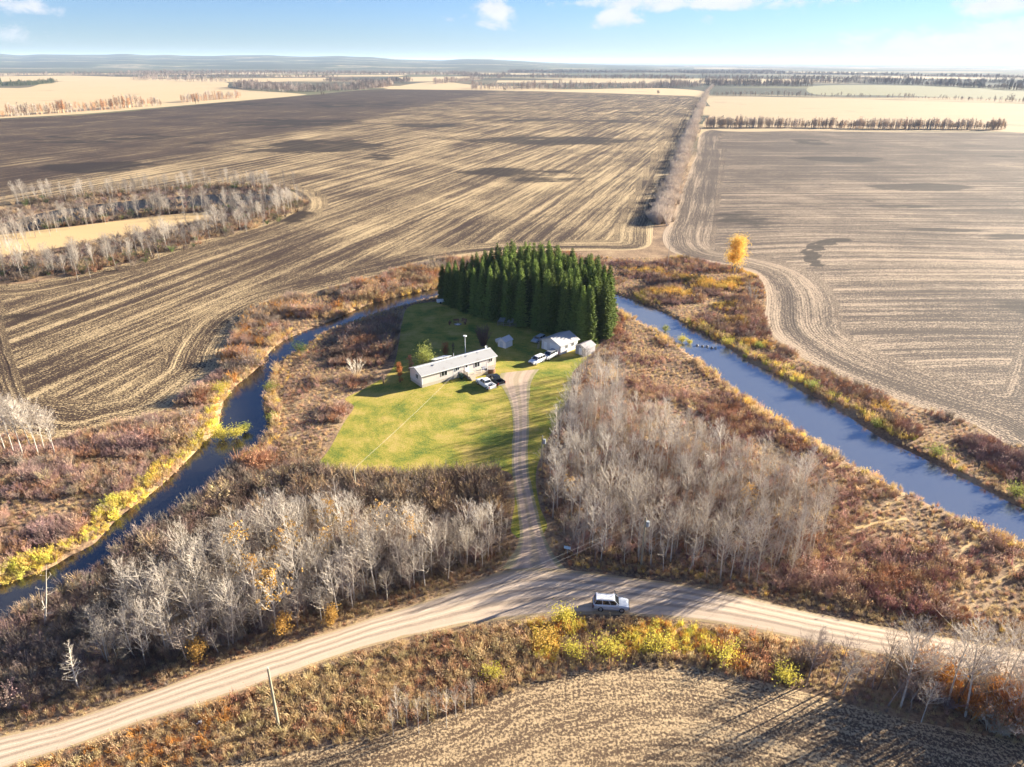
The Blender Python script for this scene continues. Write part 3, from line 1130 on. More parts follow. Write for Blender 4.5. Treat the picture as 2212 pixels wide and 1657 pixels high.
def leafy_shapes(seed, H, R, n, lsize, base=.25, trunks=1, round_=1.0, stems=14):
    """leafy small tree: trunk(s) with limbs, leaves gathered in uneven clumps"""
    random.seed(seed)
    T, C = MB(), MB()
    clumps = []
    for k in range(trunks):
        o = Vector((rv(-.12, .12) * R * (trunks > 1) * 1.6, rv(-.1, .1) * R * (trunks > 1) * 1.6, 0))
        top = o * 1.6 + Vector((rv(-.1, .1) * R, rv(-.1, .1) * R, H * .93))
        T.tube([o, o.lerp(top, .5) + Vector((rv(-.1, .1), rv(-.1, .1), 0)), top], [.012 * H + .03, .008 * H + .02, .012], 5)
        for j in range(stems):
            t = rv(base * .8, .9)
            p = o.lerp(top, t)
            az = rv(0, 6.28)
            L = R * rv(.4, .95) * (1 - .5 * abs(t - .5))
            e = p + updir(az, rv(.5, 1.1)) * L
            T.tube([p, p.lerp(e, .5) + Vector((0, 0, .05 * L)), e], [.03, .02, .008], 3)
            clumps.append((e, R * rv(.28, .5)))
            clumps.append((p.lerp(e, .6), R * rv(.22, .4)))
        clumps.append((top, R * .25))
    for k in range(n):
        c, r = random.choice(clumps)
        d = Vector((random.gauss(0, .5), random.gauss(0, .5), random.gauss(0, .5) * round_)) * r
        p = c + d
        if p.z < H * base * .6:
            continue
        u = Vector((rv(-1, 1), rv(-1, 1), rv(-1, 1))).normalized() * lsize * rv(.6, 1.3)
        q = u.orthogonal().normalized() * lsize * .8
        C.quad(p - u, p + q, p + u, p - q)
    return T, C


def far_shape(seed, H=12.0, R=3.2, conifer=False):
    """a tree as seen from a kilometre: trunk, a few limbs and a broken crown"""
    random.seed(seed)
    M = MB()
    if conifer:
        for j in range(9):
            z = H * (.1 + .1 * j)
            r = R * .7 * (1 - j / 9.5)
            for k in range(6):
                a = 6.28 * k / 6 + j
                M.tri((0, 0, z + .22 * H), (math.cos(a) * r, math.sin(a) * r, z), (math.cos(a + .9) * r, math.sin(a + .9) * r, z + rv(-.3, .3)))
        return M
    for q in range(3):
        ox, oy = rv(-1, 1) * R * .5, rv(-1, 1) * R * .5
        h = H * rv(.8, 1.05)
        M.tube([(ox, oy, 0), (ox + rv(-.3, .3), oy, h * .95)], [.16, .05], 3)
        for k in range(40):
            t = rv(.3, 1.0)
            az = rv(0, 6.28)
            p = Vector((ox, oy, h * t))
            e = p + updir(az, rv(.3, 1.1)) * R * rv(.5, 1.1) * (1.2 - .7 * t)
            M.twig(p, e, .11)
    return M


BARK = plain('poplar_bark', (.46, .415, .35), .9, .1, var=.35, scale=2.5)
DARKBARK = plain('dark_bark', (.13, .09, .065), .95, .1, var=.3, scale=2.5)
DEADWOOD = plain('bleached_wood', (.62, .55, .44), .9, .1, var=.2, scale=2.0)
TWIGS = leaf_mat('poplar_twigs', 'obj', (.48, .42, .345), .4, 0.0)
GOLDLEAF = leaf_mat('golden_leaves', 'obj', (.55, .33, .09), .25, .35)
NEEDLES = leaf_mat('spruce_needles', 'obj', (.175, .23, .058), .8, .48)
A_STEM = leaf_mat('stems_tinted_by_plant', 'attr', var=.3, trans=.0)
A_LEAF = leaf_mat('leaves_tinted_by_plant', 'attr', var=.3, trans=.35)

PROTO = bpy.data.collections.new('plant_kinds')
_pi = [0]
IDX = {}


def proto(kind, me):
    o = bpy.data.objects.new('k%03d' % _pi[0], me)
    PROTO.objects.link(o)
    IDX.setdefault(kind, []).append(_pi[0])
    _pi[0] += 1


for s in range(7):
    S, L = shrub_shape(100 + s, 2.0, 36, [.5, .6, .75, .45, .65, .8, .55][s], 5)
    proto('twiggy', merged(S, L).mesh('twiggy_shrub', [A_STEM, A_LEAF]))
for s in range(5):
    S, L = shrub_shape(200 + s, 2.0, 22, [.6, .8, .7, .9, .65][s], 5, leaves=2, lsize=.075)
    proto('leafy', merged(S, L).mesh('leafy_shrub', [A_STEM, A_LEAF]))
for s in range(5):
    proto('grass', tuft_shape(300 + s, 1.0, 34, [.4, .6, .8, .5, .7][s]).mesh('grass_tuft', [A_LEAF]))
for s in range(5):
    T, C, L = aspen_shapes(9.0, 400 + s, 22, [.35, .3, .42, .38, .3][s])
    proto('aspen', merged(T, C).mesh('bare_aspen_whole', [A_STEM, A_STEM]))
for s in range(4):
    proto('far', far_shape(500 + s).mesh('far_bare_tree', [A_STEM]))
for s in range(2):
    proto('farcon', far_shape(600 + s, 12, 3, True).mesh('far_conifer', [A_STEM]))
for s in range(3):
    random.seed(700 + s)
    M = MB()
    for k in range(6):
        a = rv(0, 6.28)
        l, w = rv(.1, .35), rv(.02, .04)
        b = Vector((rv(-.5, .5), rv(-.5, .5), rv(0, .05)))
        e = b + Vector((math.cos(a) * l, math.sin(a) * l, rv(.02, .16)))
        M.twig(b, e, w)
    proto('straw', M.mesh('straw_bits', [A_LEAF]))


def scatter_tree():
    ng = bpy.data.node_groups.new('plants_on_points', 'GeometryNodeTree')
    ng.interface.new_socket('Geometry', in_out='INPUT', socket_type='NodeSocketGeometry')
    ng.interface.new_socket('Geometry', in_out='OUTPUT', socket_type='NodeSocketGeometry')
    n = ng.nodes
    gi_, go = n.new('NodeGroupInput'), n.new('NodeGroupOutput')
    iop = n.new('GeometryNodeInstanceOnPoints')
    ci = n.new('GeometryNodeCollectionInfo')
    ci.inputs['Collection'].default_value = PROTO
    ci.inputs['Separate Children'].default_value = True
    ci.inputs['Reset Children'].default_value = True

    def att(nm, typ):
        a = n.new('GeometryNodeInputNamedAttribute')
        a.data_type = typ
        a.inputs['Name'].default_value = nm
        return a.outputs['Attribute']
    ng.links.new(gi_.outputs[0], iop.inputs['Points'])
    ng.links.new(ci.outputs[0], iop.inputs['Instance'])
    iop.inputs['Pick Instance'].default_value = True
    ng.links.new(att('idx', 'INT'), iop.inputs['Instance Index'])
    ng.links.new(att('rot', 'FLOAT_VECTOR'), iop.inputs['Rotation'])
    ng.links.new(att('scl', 'FLOAT_VECTOR'), iop.inputs['Scale'])
    ng.links.new(iop.outputs[0], go.inputs[0])
    return ng


SCATTER = scatter_tree()


def scatter(name, P, rot, scl, idx, col, label, cat):
    P = np.asarray(P, np.float32)
    n = len(P)
    if n == 0:
        return None
    me = bpy.data.meshes.new(name)
    me.vertices.add(n)
    me.vertices.foreach_set('co', P.ravel())
    for nm, typ, val, fld in (('rot', 'FLOAT_VECTOR', rot, 'vector'), ('scl', 'FLOAT_VECTOR', scl, 'vector'), ('idx', 'INT', idx, 'value'), ('col', 'FLOAT_COLOR', col, 'color')):
        a = me.attributes.new(nm, typ, 'POINT')
        v = np.asarray(val, np.int32 if typ == 'INT' else np.float32)
        if nm == 'col':
            v = np.concatenate([v, np.ones((n, 1), np.float32)], 1)
        a.data.foreach_set(fld, v.ravel())
    me.update()
    o = link_mesh(name, me)
    md = o.modifiers.new('plants', 'NODES')
    md.node_group = SCATTER
    tag(o, label, cat, kind='stuff')
    return o


def todisp(X, Y, Z=0.0):
    """photograph coordinates of world points (used to keep planting inside the view)"""
    X, Y, Z = np.asarray(X), np.asarray(Y), np.asarray(Z) - CAM_H
    a = X * RIGHT.x + Y * RIGHT.y + Z * RIGHT.z
    b = X * UP.x + Y * UP.y + Z * UP.z
    c = X * FWD.x + Y * FWD.y + Z * FWD.z
    return 1106 + a / c * FPX, 828.5 - b / c * FPX


PAL = dict(mauve=(.30, .20, .175), rust=(.37, .20, .115), tan=(.52, .37, .21), gold=(.66, .46, .13), gbrown=(.30, .235, .18), dark=(.17, .12, .09),
           ygreen=(.60, .52, .12), pale=(.52, .44, .34), pink=(.46, .30, .23), orange=(.48, .23, .06), green=(.13, .17, .05), wine=(.26, .135, .12), yellow=(.80, .66, .12), straw=(.56, .42, .22))

# distances that keep the planting off the road, the lawn, the fields and the water
lf_ = LFIELD[LFIELD[:, 1] < 420][::2]
rf_ = RFIELD[RFIELD[:, 1] < 420][::2]


def clear_of(X, Y):
    return dict(c=sdf(CREEK[::2], X, Y), road=sdf(ROAD[::2], X, Y), dr=sdf(DRIVE, X, Y), lawn=sdf(LAWN[::2], X, Y), l=sdf(lf_, X, Y), r=sdf(rf_, X, Y), b=sdf(BFIELD[::2], X, Y))


def jitter_grid(x0, x1, y0, y1, s):
    gx, gy = np.meshgrid(np.arange(x0, x1, s), np.arange(y0, y1, s))
    gx = gx + rng.uniform(-.48, .48, gx.shape) * s
    gy = gy + rng.uniform(-.48, .48, gy.shape) * s
    return gx.ravel(), gy.ravel()


def inpoly(poly, dx, dy):
    return sdf(np.array(poly, float), dx, dy) < 0


Z_LEFT = [(-500, 900), (-200, 930), (130, 950), (330, 900), (390, 862), (440, 820), (480, 800), (530, 850), (530, 930), (455, 1005), (330, 1092), (200, 1194), (0, 1292), (-200, 1370), (-500, 1500)]
Z_NORTH = [(380, 880), (475, 740), (520, 690), (600, 645), (730, 605), (850, 570), (960, 545), (1290, 530), (1290, 600), (960, 620), (720, 690), (560, 800), (490, 850)]
Z_PEN = [(500, 1000), (590, 790), (650, 735), (760, 680), (960, 630), (960, 660), (880, 665), (865, 740), (790, 850), (745, 915), (692, 1000), (560, 1040)]
Z_GA = [(-500, 1850), (-500, 1440), (-250, 1340), (300, 1130), (520, 985), (690, 985), (1112, 1000), (1130, 1215), (800, 1320), (300, 1510)]
Z_GABROWN = [(560, 1060), (690, 1010), (1105, 1010), (1115, 1120), (1000, 1130), (800, 1120), (640, 1110)]
Z_TRI = [(1235, 800), (1300, 650), (1450, 720), (1760, 945), (2450, 1270), (2900, 1500), (2900, 1600), (2450, 1470), (1900, 1360), (1450, 1258), (1190, 1215), (1150, 1000)]
Z_RB = [(1290, 540), (1420, 500), (1480, 545), (1660, 600), (1680, 740), (1800, 800), (2100, 905), (2450, 1000), (2900, 1100), (2900, 1450), (2450, 1230), (2212, 1092), (1800, 872), (1560, 738), (1310, 630)]
Z_ROADS = [(-300, 1740), (100, 1628), (400, 1518), (800, 1390), (1150, 1325), (1400, 1325), (1700, 1368), (1720, 1480), (1400, 1440), (1130, 1490), (850, 1585), (420, 1665), (100, 1800)]
Z_YEL = [(1140, 1340), (1200, 1325), (1420, 1335), (1600, 1380), (1640, 1420), (1560, 1440), (1400, 1425), (1300, 1420), (1230, 1440), (1150, 1420)]
Z_BR = [(1660, 1360), (1900, 1415), (2450, 1480), (2900, 1560), (2900, 1760), (2450, 1660), (1900, 1540), (1650, 1475)]
Z_YL = [(-100, 1250), (60, 1215), (150, 1175), (230, 1090), (320, 1045), (345, 1060), (255, 1130), (190, 1200), (100, 1240), (-100, 1290)]
Z_YL2 = [(425, 940), (470, 900), (560, 905), (560, 940), (500, 960), (440, 965)]


def plant_brush():
    X, Y = jitter_grid(-165, 165, 44, 262, .92)
    dx, dy = todisp(X, Y)
    k = (dx > -420) & (dx < 2640) & (dy < 1800)
    X, Y, dx, dy = X[k], Y[k], dx[k], dy[k]
    D = clear_of(X, Y)
    ok = (D['c'] > -.35) & (D['road'] > .8) & (D['dr'] > 1.0) & (D['lawn'] > .3) & (D['l'] > .3) & (D['r'] > .3) & (D['b'] > .2)
    for tr in TRAILS:
        for q in tr:
            ok &= (X - q[0]) ** 2 + (Y - q[1]) ** 2 > .8
    X, Y, dx, dy = X[ok], Y[ok], dx[ok], dy[ok]
    D = {a: b[ok] for a, b in D.items()}
    n1 = vnoise(X, Y, 9.0, 11)
    n2 = vnoise(X, Y, 3.2, 12)
    n3 = vnoise(X, Y, 16.0, 13)
    u = rng.random(len(X))
    # zone, label, object name, height range, palette by patch noise, kinds, share kept
    specs = [
        ('left', Z_LEFT, 'shrub_thicket', 'russet and mauve leafless willow thicket on the left bank of the creek', 'shrubs', (.9, 2.3), ['mauve', 'pink', 'rust', 'tan', 'gbrown', 'pink', 'mauve'], (.70, .22, .08), .95),
        ('north', Z_NORTH, 'shrub_thicket', 'rust and tan shrub belt between the creek and the left ploughed field', 'shrubs', (1.0, 3.0), ['tan', 'rust', 'pink', 'gbrown', 'orange', 'tan', 'gbrown'], (.62, .30, .08), .95),
        ('pen', Z_PEN, 'shrub_thicket', 'dense brown shrubs between the creek and the lawn left of the long house', 'shrubs', (.9, 2.6), ['rust', 'gbrown', 'mauve', 'tan', 'pink', 'rust', 'dark'], (.66, .26, .08), .97),
        ('roads', Z_ROADS, 'roadside_weeds', 'tall dry tan and orange weeds on the near side of the gravel road', 'weeds', (.6, 1.5), ['straw', 'tan', 'straw', 'rust', 'straw', 'orange', 'tan'], (.16, .10, .74), 1.0),
        ('br', Z_BR, 'shrub_thicket', 'grey brown leafless bushes below the road at the lower right corner', 'shrubs', (1.6, 4.6), ['gbrown', 'mauve', 'tan', 'rust', 'pale', 'orange', 'gbrown'], (.74, .14, .12), 1.0),
        ('ga', Z_GA, 'underbrush', 'grey brown undergrowth under the bare trees left of the driveway', 'undergrowth', (1.0, 3.0), ['gbrown', 'dark', 'gbrown', 'mauve', 'tan', 'gbrown', 'dark'], (.82, .08, .10), .85),
        ('tri', Z_TRI, 'shrub_thicket', 'low wine red and tan brush between the driveway and the right creek arm', 'shrubs', (.6, 1.7), ['rust', 'mauve', 'tan', 'wine', 'pink', 'tan', 'pink'], (.52, .20, .28), .95),
        ('rb', Z_RB, 'shrub_thicket', 'brown and mauve brush on the far bank of the right creek arm', 'shrubs', (.6, 1.9), ['mauve', 'rust', 'gbrown', 'tan', 'pink', 'dark', 'gold'], (.60, .22, .18), .92),
    ]
    taken = np.zeros(len(X), bool)
    for (key, poly, name, label, cat, hr, cols, mixk, keep) in specs:
        z = inpoly(poly, dx, dy) & ~taken
        taken |= z
        z &= u < keep
        if key in ('ga', 'tri'):
            z &= ~((n2 < .25) & (u > .55))
        i = np.where(z)[0]
        n = len(i)
        x, y = X[i], Y[i]
        # patches: the palette is read through slow noise with some scatter
        pidx = np.clip(((n1[i] - .15) / .7 * len(cols) + rng.normal(0, 1.1, n)), 0, len(cols) - .01).astype(int)
        col = np.array([PAL[c] for c in cols])[pidx]
        h = hr[0] + (hr[1] - hr[0]) * np.clip(.55 * n3[i] + .45 * n2[i] + rng.normal(0, .16, n), 0, 1.15)
        sel = rng.random(n)
        kind = np.where(sel < mixk[0], 0, np.where(sel < mixk[0] + mixk[1], 1, 2))
        wd = D['c'][i]
        if key in ('left', 'north', 'pen', 'tri', 'rb'):
            w_edge = (wd < 2.6 + 1.8 * n2[i]) & (rng.random(n) < .85)
            kind = np.where(w_edge, np.where(rng.random(n) < .72, 2, 1), kind)
            pick = rng.integers(0, 4, n)
            ec = np.array([PAL[c] for c in (('gold', 'straw', 'tan', 'tan') if key in ('left', 'north') else (('gold', 'ygreen', 'tan', 'straw') if key == 'rb' else ('straw', 'tan', 'tan', 'gold')))])[pick]
            col = np.where(w_edge[:, None], ec, col)
            h = np.where(w_edge, np.minimum(h, 1.1 + .5 * n1[i]), h)
        pt = vnoise(x, y, 7.0, 41)
        if key in ('left', 'north', 'pen', 'tri', 'rb', 'br'):
            flat = pt < .34
            kind = np.where(flat, 2, kind)
            h = np.where(flat, .3 + .5 * n2[i], h * np.where(pt > .66, 1.45, 1.0))
            fc = np.array([PAL[c] for c in ('straw', 'tan', 'tan', 'gbrown', 'pink')])[rng.integers(0, 5, n)]
            col = np.where(flat[:, None], fc, col)
        if key == 'left':
            yz = inpoly(Z_YL, dx[i], dy[i]) | inpoly(Z_YL2, dx[i], dy[i]) | ((wd < 2.0 + 2.4 * n1[i]) & (dx[i] < 345) & (rng.random(n) < .8) & (n2[i] > .3)) | ((wd < 2.2) & (rng.random(n) < .35))
            yc = np.array([PAL[c] for c in ('ygreen', 'yellow', 'gold', 'straw')])[rng.integers(0, 4, n)]
            col = np.where(yz[:, None], yc, col)
            kind = np.where(yz, 1, kind)
            h = np.where(yz, .9 + 1.1 * n2[i], h)
        if key == 'ga':
            bz = inpoly(Z_GABROWN, dx[i], dy[i])
            bc = np.array([PAL[c] for c in ('gbrown', 'tan', 'dark', 'gbrown')])[rng.integers(0, 4, n)] * .85
            col = np.where(bz[:, None], bc, col)
            h = np.where(bz, 2.3 + 1.6 * n2[i], h)
        if key == 'roads':
            yz = inpoly(Z_YEL, dx[i], dy[i]) & (vnoise(x, y, 4.0, 21) > .42)
            yc = np.array([PAL[c] for c in ('yellow', 'gold', 'ygreen', 'orange')])[rng.integers(0, 4, n)]
            col = np.where(yz[:, None], yc, col)
            kind = np.where(yz & (rng.random(n) < .5), 1, kind)
        rd = np.minimum(D['road'][i], D['dr'][i] + .6)
        vg = rd < 2.6 + 1.0 * n2[i]
        if key in ('ga', 'tri', 'br'):
            kind = np.where(vg, 2, kind)
            vc = np.array([PAL[c] for c in ('tan', 'rust', 'gbrown', 'tan' if key == 'ga' else 'gold')])[rng.integers(0, 4, n)]
            if key == 'ga':
                vc = vc * .8
            col = np.where(vg[:, None], vc, col)
            h = np.where(vg, .35 + .5 * n2[i], h)
        if key == 'pen':
            h = np.where((wd < 9) & (dx[i] > 600), np.minimum(h, .55 + .035 * wd), h)
        lw = D['lawn'][i] < 1.6
        h = np.where(lw, h * .55, h)
        if key != 'roads':
            h = np.where(kind == 2, np.minimum(h, 1.3), h)
        col = col * rng.uniform(.75, 1.25, (n, 1)) * rng.uniform(.93, 1.07, (n, 3))
        idx = np.zeros(n, int)
        for kk, nm in enumerate(('twiggy', 'leafy', 'grass')):
            m = kind == kk
            idx[m] = rng.choice(IDX[nm], m.sum())
        nat = np.where(kind == 2, 1.0, 2.0)
        s = h / nat
        wide = s * rng.uniform(.85, 1.25, n) * np.where(kind == 2, 1.25, 1.05)
        wide = np.maximum(wide, np.where(kind == 2, .7, .5))
        zz = np.array([zg(a, b) for a, b in zip(x, y)])
        scatter(name, np.stack([x, y, zz], 1), np.stack([rng.normal(0, .07, n), rng.normal(0, .07, n), rng.uniform(0, 6.28, n)], 1),
                np.stack([wide, wide, s], 1), idx, np.clip(col, 0, .8), label, cat)


plant_brush()


def plant_weeds_floor():
    """short grass and straw everywhere between the shrubs, and finer weeds by the near road edge"""
    X, Y = jitter_grid(-100, 100, 46, 120, .62)
    dx, dy = todisp(X, Y)
    k = (dx > -260) & (dx < 2470) & (dy < 1780)
    X, Y, dx, dy = X[k], Y[k], dx[k], dy[k]
    D = clear_of(X, Y)
    ok = (D['c'] > .2) & (D['road'] > .1) & (D['dr'] > .3) & (D['lawn'] > .3) & (D['l'] > .3) & (D['b'] > -.5)
    ok &= (D['road'] < 5.0) | inpoly(Z_ROADS, dx, dy) | (rng.random(len(X)) < .3)
    X, Y, dx, dy = X[ok], Y[ok], dx[ok], dy[ok]
    rd = D['road'][ok]
    n = len(X)
    n1, n2 = vnoise(X, Y, 5.0, 31), vnoise(X, Y, 1.8, 32)
    names = ['straw', 'tan', 'straw', 'rust', 'gbrown', 'straw', 'straw']
    pi = np.clip(n1 * 7 + rng.normal(0, 1.2, n), 0, 6.99).astype(int)
    col = np.array([PAL[c] for c in names])[pi] * rng.uniform(.7, 1.2, (n, 1))
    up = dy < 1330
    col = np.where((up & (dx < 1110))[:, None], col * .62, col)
    h = np.where(rd < 1.0, .22, .3 + .6 * n2)
    yz = inpoly(Z_YEL, dx, dy) & (vnoise(X, Y, 4.0, 21) > .42)
    yc = np.array([PAL[c] for c in ('yellow', 'gold', 'ygreen', 'orange')])[rng.integers(0, 4, n)]
    col = np.where(yz[:, None], yc, col)
    w = rng.uniform(.55, .9, n)
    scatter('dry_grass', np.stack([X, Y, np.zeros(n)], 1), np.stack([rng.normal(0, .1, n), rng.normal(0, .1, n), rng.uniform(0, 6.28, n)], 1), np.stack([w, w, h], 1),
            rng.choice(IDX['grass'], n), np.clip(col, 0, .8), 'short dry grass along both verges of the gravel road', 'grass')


plant_weeds_floor()


# ------------------------------------------------------------------ single trees
ASP = []
for s in range(7):
    T, C, L = aspen_shapes(9.0, 40 + s, 24, [.34, .3, .42, .36, .28, .4, .33][s], lean=[.03, .06, .02, .05, .03, .08, .04][s])
    ASP.append((T.mesh('aspen_trunk', BARK), C.mesh('aspen_crown', TWIGS), None))
ASPL = []
for s in range(3):
    T, C, L = aspen_shapes(9.0, 60 + s, 22, .35, leaves=[.2, .32, .15][s])
    ASPL.append((T.mesh('aspen_trunk', BARK), C.mesh('aspen_crown', TWIGS), L.mesh('aspen_leaves', GOLDLEAF)))
TALL = []
for s in range(5):
    T, C, L = aspen_shapes(14.0, 80 + s, 34, [.35, .4, .32, .42, .36][s], twig_r=.03, lean=[.03, .08, .05, .02, .1][s], spread=.95)
    TALL.append((T.mesh('tall_aspen_trunk', BARK), C.mesh('tall_aspen_crown', TWIGS), None))
DARKTALL = []
for s in range(3):
    T, C, L = aspen_shapes(14.0, 90 + s, 18, [.45, .5, .4][s], twig_r=.024, spread=.7)
    DARKTALL.append((T.mesh('dark_poplar_trunk', DARKBARK), C.mesh('dark_poplar_crown', leaf_mat('dark_twigs', 'obj', (.20, .15, .12), .3, 0.0) if s == 0 else bpy.data.materials['dark_twigs']), None))


def plant(name, label, cat, group, pos, rz, sc, meshes, parts=('trunk', 'crown', 'leaves'), tilt=(0, 0)):
    r = empty(name, pos, rz, sc)
    r.rotation_euler = (tilt[0], tilt[1], rz)
    tag(r, label, cat, group)
    for nm, me in zip(parts, meshes):
        if me is not None:
            link_mesh(nm, me, r)
    return r


def grove_points(poly, spacing, seed, reject=0.0):
    r = np.random.default_rng(seed)
    W = spline(GP(poly), True, 2.0)
    x0, y0 = W.min(0)
    x1, y1 = W.max(0)
    gx, gy = np.meshgrid(np.arange(x0, x1, spacing), np.arange(y0, y1, spacing))
    gx = (gx + r.uniform(-.5, .5, gx.shape) * spacing).ravel()
    gy = (gy + r.uniform(-.5, .5, gy.shape) * spacing).ravel()
    D = clear_of(gx, gy)
    k = (sdf(W, gx, gy) < 0) & (D['c'] > 1) & (D['road'] > 2.2) & (D['dr'] > 1.6) & (D['lawn'] > 1.0) & (r.random(gx.shape) > reject)
    return np.stack([gx[k], gy[k]], 1)


GA = [(300, 1300), (420, 1235), (560, 1140), (700, 1130), (830, 1155), (930, 1165), (1085, 1130), (1110, 1165), (1100, 1205), (950, 1262), (800, 1310), (640, 1372), (430, 1430), (260, 1440), (190, 1400)]
GB = [(1172, 965), (1215, 905), (1300, 890), (1400, 905), (1500, 950), (1620, 1000), (1760, 1060), (1800, 1140), (1740, 1220), (1660, 1262), (1500, 1250), (1330, 1235), (1220, 1205), (1180, 1090)]
GBN = [(1190, 880), (1225, 830), (1290, 790), (1340, 830), (1330, 900), (1250, 930), (1200, 930)]
pa = grove_points(GA, 2.45, 1, .06)
pb = grove_points(GB, 2.15, 2, .12)
pbn = grove_points(GBN, 2.3, 3, .1)
pa = pa[np.argsort(pa[:, 1])]
pb = pb[np.argsort(pb[:, 1])]


def plant_grove(P, n_single, sc, label, group, gold=.08, pool=ASP, label_gold=None):
    for i, (x, y) in enumerate(P[:n_single]):
        g = random.random() < gold
        me = random.choice(ASPL if g else pool)
        s = rv(*sc)
        lb, gp = label, group
        if not g:
            dr_d = float(sdf(DRIVE, np.array([x]), np.array([y]))[0])
            rd_d = float(sdf(ROAD[::2], np.array([x]), np.array([y]))[0])
            row = 'in the row along the gravel road' if rd_d < 6.5 else ('in the row along the driveway' if dr_d < 6.0 else ('inside, on the side towards the creek' if (x < -24 or x > 24) else 'inside, on the side towards the driveway'))
            lb, gp = label + ', ' + row, group + ', ' + row
        plant('bare_aspen' if not g else 'golden_aspen', (label_gold if g else lb), 'tree', gp + (' with a few golden leaves' if g else ''), (x, y, 0), rv(0, 6.28), (s * rv(.85, 1.15), s * rv(.85, 1.15), s), me,
              tilt=(random.gauss(0, .05), random.gauss(0, .05)))
    Q = P[n_single:]
    return Q


random.seed(3)
ra = plant_grove(pa, 120, (.55, 1.05), 'bare pale aspen in the left grove', 'bare aspens left of the driveway', .06,
                 label_gold='aspen with a few golden leaves left in the grove left of the driveway')
rb_ = plant_grove(pb, 118, (.58, 1.0), 'bare grey aspen in the right grove', 'bare aspens right of the driveway', .01,
                  label_gold='aspen with sparse golden leaves in the grove right of the driveway')

for nm, poly, sp_, lab in (('aspen_sapling_thicket', GA, 1.75, 'thicket of thin grey saplings between the larger aspens left of the driveway'), ('aspen_sapling_thicket', GB, 2.3, 'thin grey saplings between the larger aspens right of the driveway')):
    Q = grove_points(poly, sp_, 8, .15)
    n = len(Q)
    s = rng.uniform(.28, .62, n)
    c = np.array([(.42, .36, .29), (.34, .28, .225), (.50, .43, .33)])[rng.integers(0, 3, n)] * rng.uniform(.75, 1.15, (n, 1))
    scatter(nm, np.concatenate([Q, np.zeros((n, 1))], 1), np.stack([rng.normal(0, .08, n), rng.normal(0, .08, n), rng.uniform(0, 6.28, n)], 1), np.stack([s * 1.25, s * 1.25, s], 1), rng.choice(IDX['aspen'], n), c, lab, 'trees')
for nm, Q, sc_, lab in (('aspen_grove', ra, (.55, 1.0), 'mass of slim bare aspens at the back of the grove left of the driveway'),
                        ('aspen_grove', np.vstack([rb_, pbn]), (.45, .92), 'mass of slim grey bare aspens at the back of the grove right of the driveway')):
    n = len(Q)
    if n:
        s = rng.uniform(*sc_, n)
        c = np.array((.53, .475, .405))[None] * rng.uniform(.75, 1.15, (n, 1))
        scatter(nm, np.concatenate([Q, np.zeros((n, 1))], 1), np.stack([rng.normal(0, .05, n), rng.normal(0, .05, n), rng.uniform(0, 6.28, n)], 1), np.stack([s, s, s], 1), rng.choice(IDX['aspen'], n), c, lab, 'trees')

# tall trees at the left edge
for k, (x, y, s) in enumerate([(-10, 985, .95), (12, 975, 1.0), (32, 985, .9), (52, 990, 1.0), (66, 968, .85), (84, 985, .95), (98, 978, .8), (120, 985, .8), (20, 950, .8), (70, 945, .7), (-25, 965, 1.0), (110, 960, .6)]):
    p = G(x, y)
    lab = 'tall white barked bare aspen in the row at the left edge of the picture' if x != 120 else 'bare white aspen standing just right of the row at the left edge'
    plant('bare_aspen', lab, 'tree', 'tall aspens at the left edge' if x != 120 else None, p, rv(0, 6.28), s * .85, TALL[k % 5])

# old creek loop in the upper left: two bands of tall bare trees
OXU = spline(GP([(-30, 552), (70, 505), (110, 496), (210, 478), (330, 462), (450, 458), (540, 455), (600, 447), (628, 436)]), False, 5.0)
OXL = spline(GP([(-30, 592), (60, 590), (150, 585), (220, 572), (290, 556), (380, 527), (480, 502), (540, 482), (600, 460), (628, 442)]), False, 5.0)
OXT = spline(GP([(60, 440), (180, 428), (300, 418), (420, 408), (520, 404), (600, 412)]), False, 5.0)
random.seed(11)
for band, n, lab, grp, dark in ((OXU, 24, 'tall thin bare tree on the far side of the hay meadow, upper left', 'bare trees beyond the hay meadow', .45),
                                (OXL, 40, 'tall bare pale tree between the hay meadow and the ploughed field, upper left', 'bare trees in front of the hay meadow', .4)):
    for k in range(n):
        q = band[int((k + rv(0, 1)) / n * (len(band) - 1))]
        d = random.random() < dark
        s = rv(.42, .85)
        plant('bare_poplar' if d else 'bare_aspen', lab if not d else lab.replace('bare', 'dark bare'), 'tree', grp if not d else 'dark ' + grp, (q[0] + rv(-4, 4), q[1] + rv(-5, 5), 0), rv(0, 6.28), s * 1.0, random.choice(DARKTALL if d else TALL), tilt=(random.gauss(0, .05), random.gauss(0, .05)))
n = 420
band = np.vstack([OXU, OXT, OXL])
q = band[rng.integers(0, len(band), n)] + rng.normal(0, 5.5, (n, 2))
s = rng.uniform(.35, .9, n)
scatter('aspen_grove', np.concatenate([q, np.zeros((n, 1))], 1), np.stack([rng.normal(0, .05, n)] * 2 + [rng.uniform(0, 6.28, n)], 1), np.stack([s * 1.2, s * 1.2, s * 1.35], 1), rng.choice(IDX['aspen'], n),
        np.array((.42, .37, .31))[None] * rng.uniform(.5, 1.15, (n, 1)), 'thin bare trees filling the old creek loop round the hay meadow', 'trees')
n = 1900
q = band[rng.integers(0, len(band), n)] + rng.normal(0, 4.0, (n, 2))
D_ = sdf(MEADOW, q[:, 0], q[:, 1])
q = q[D_ > .5]
n = len(q)
s = rng.uniform(.5, 1.7, n)
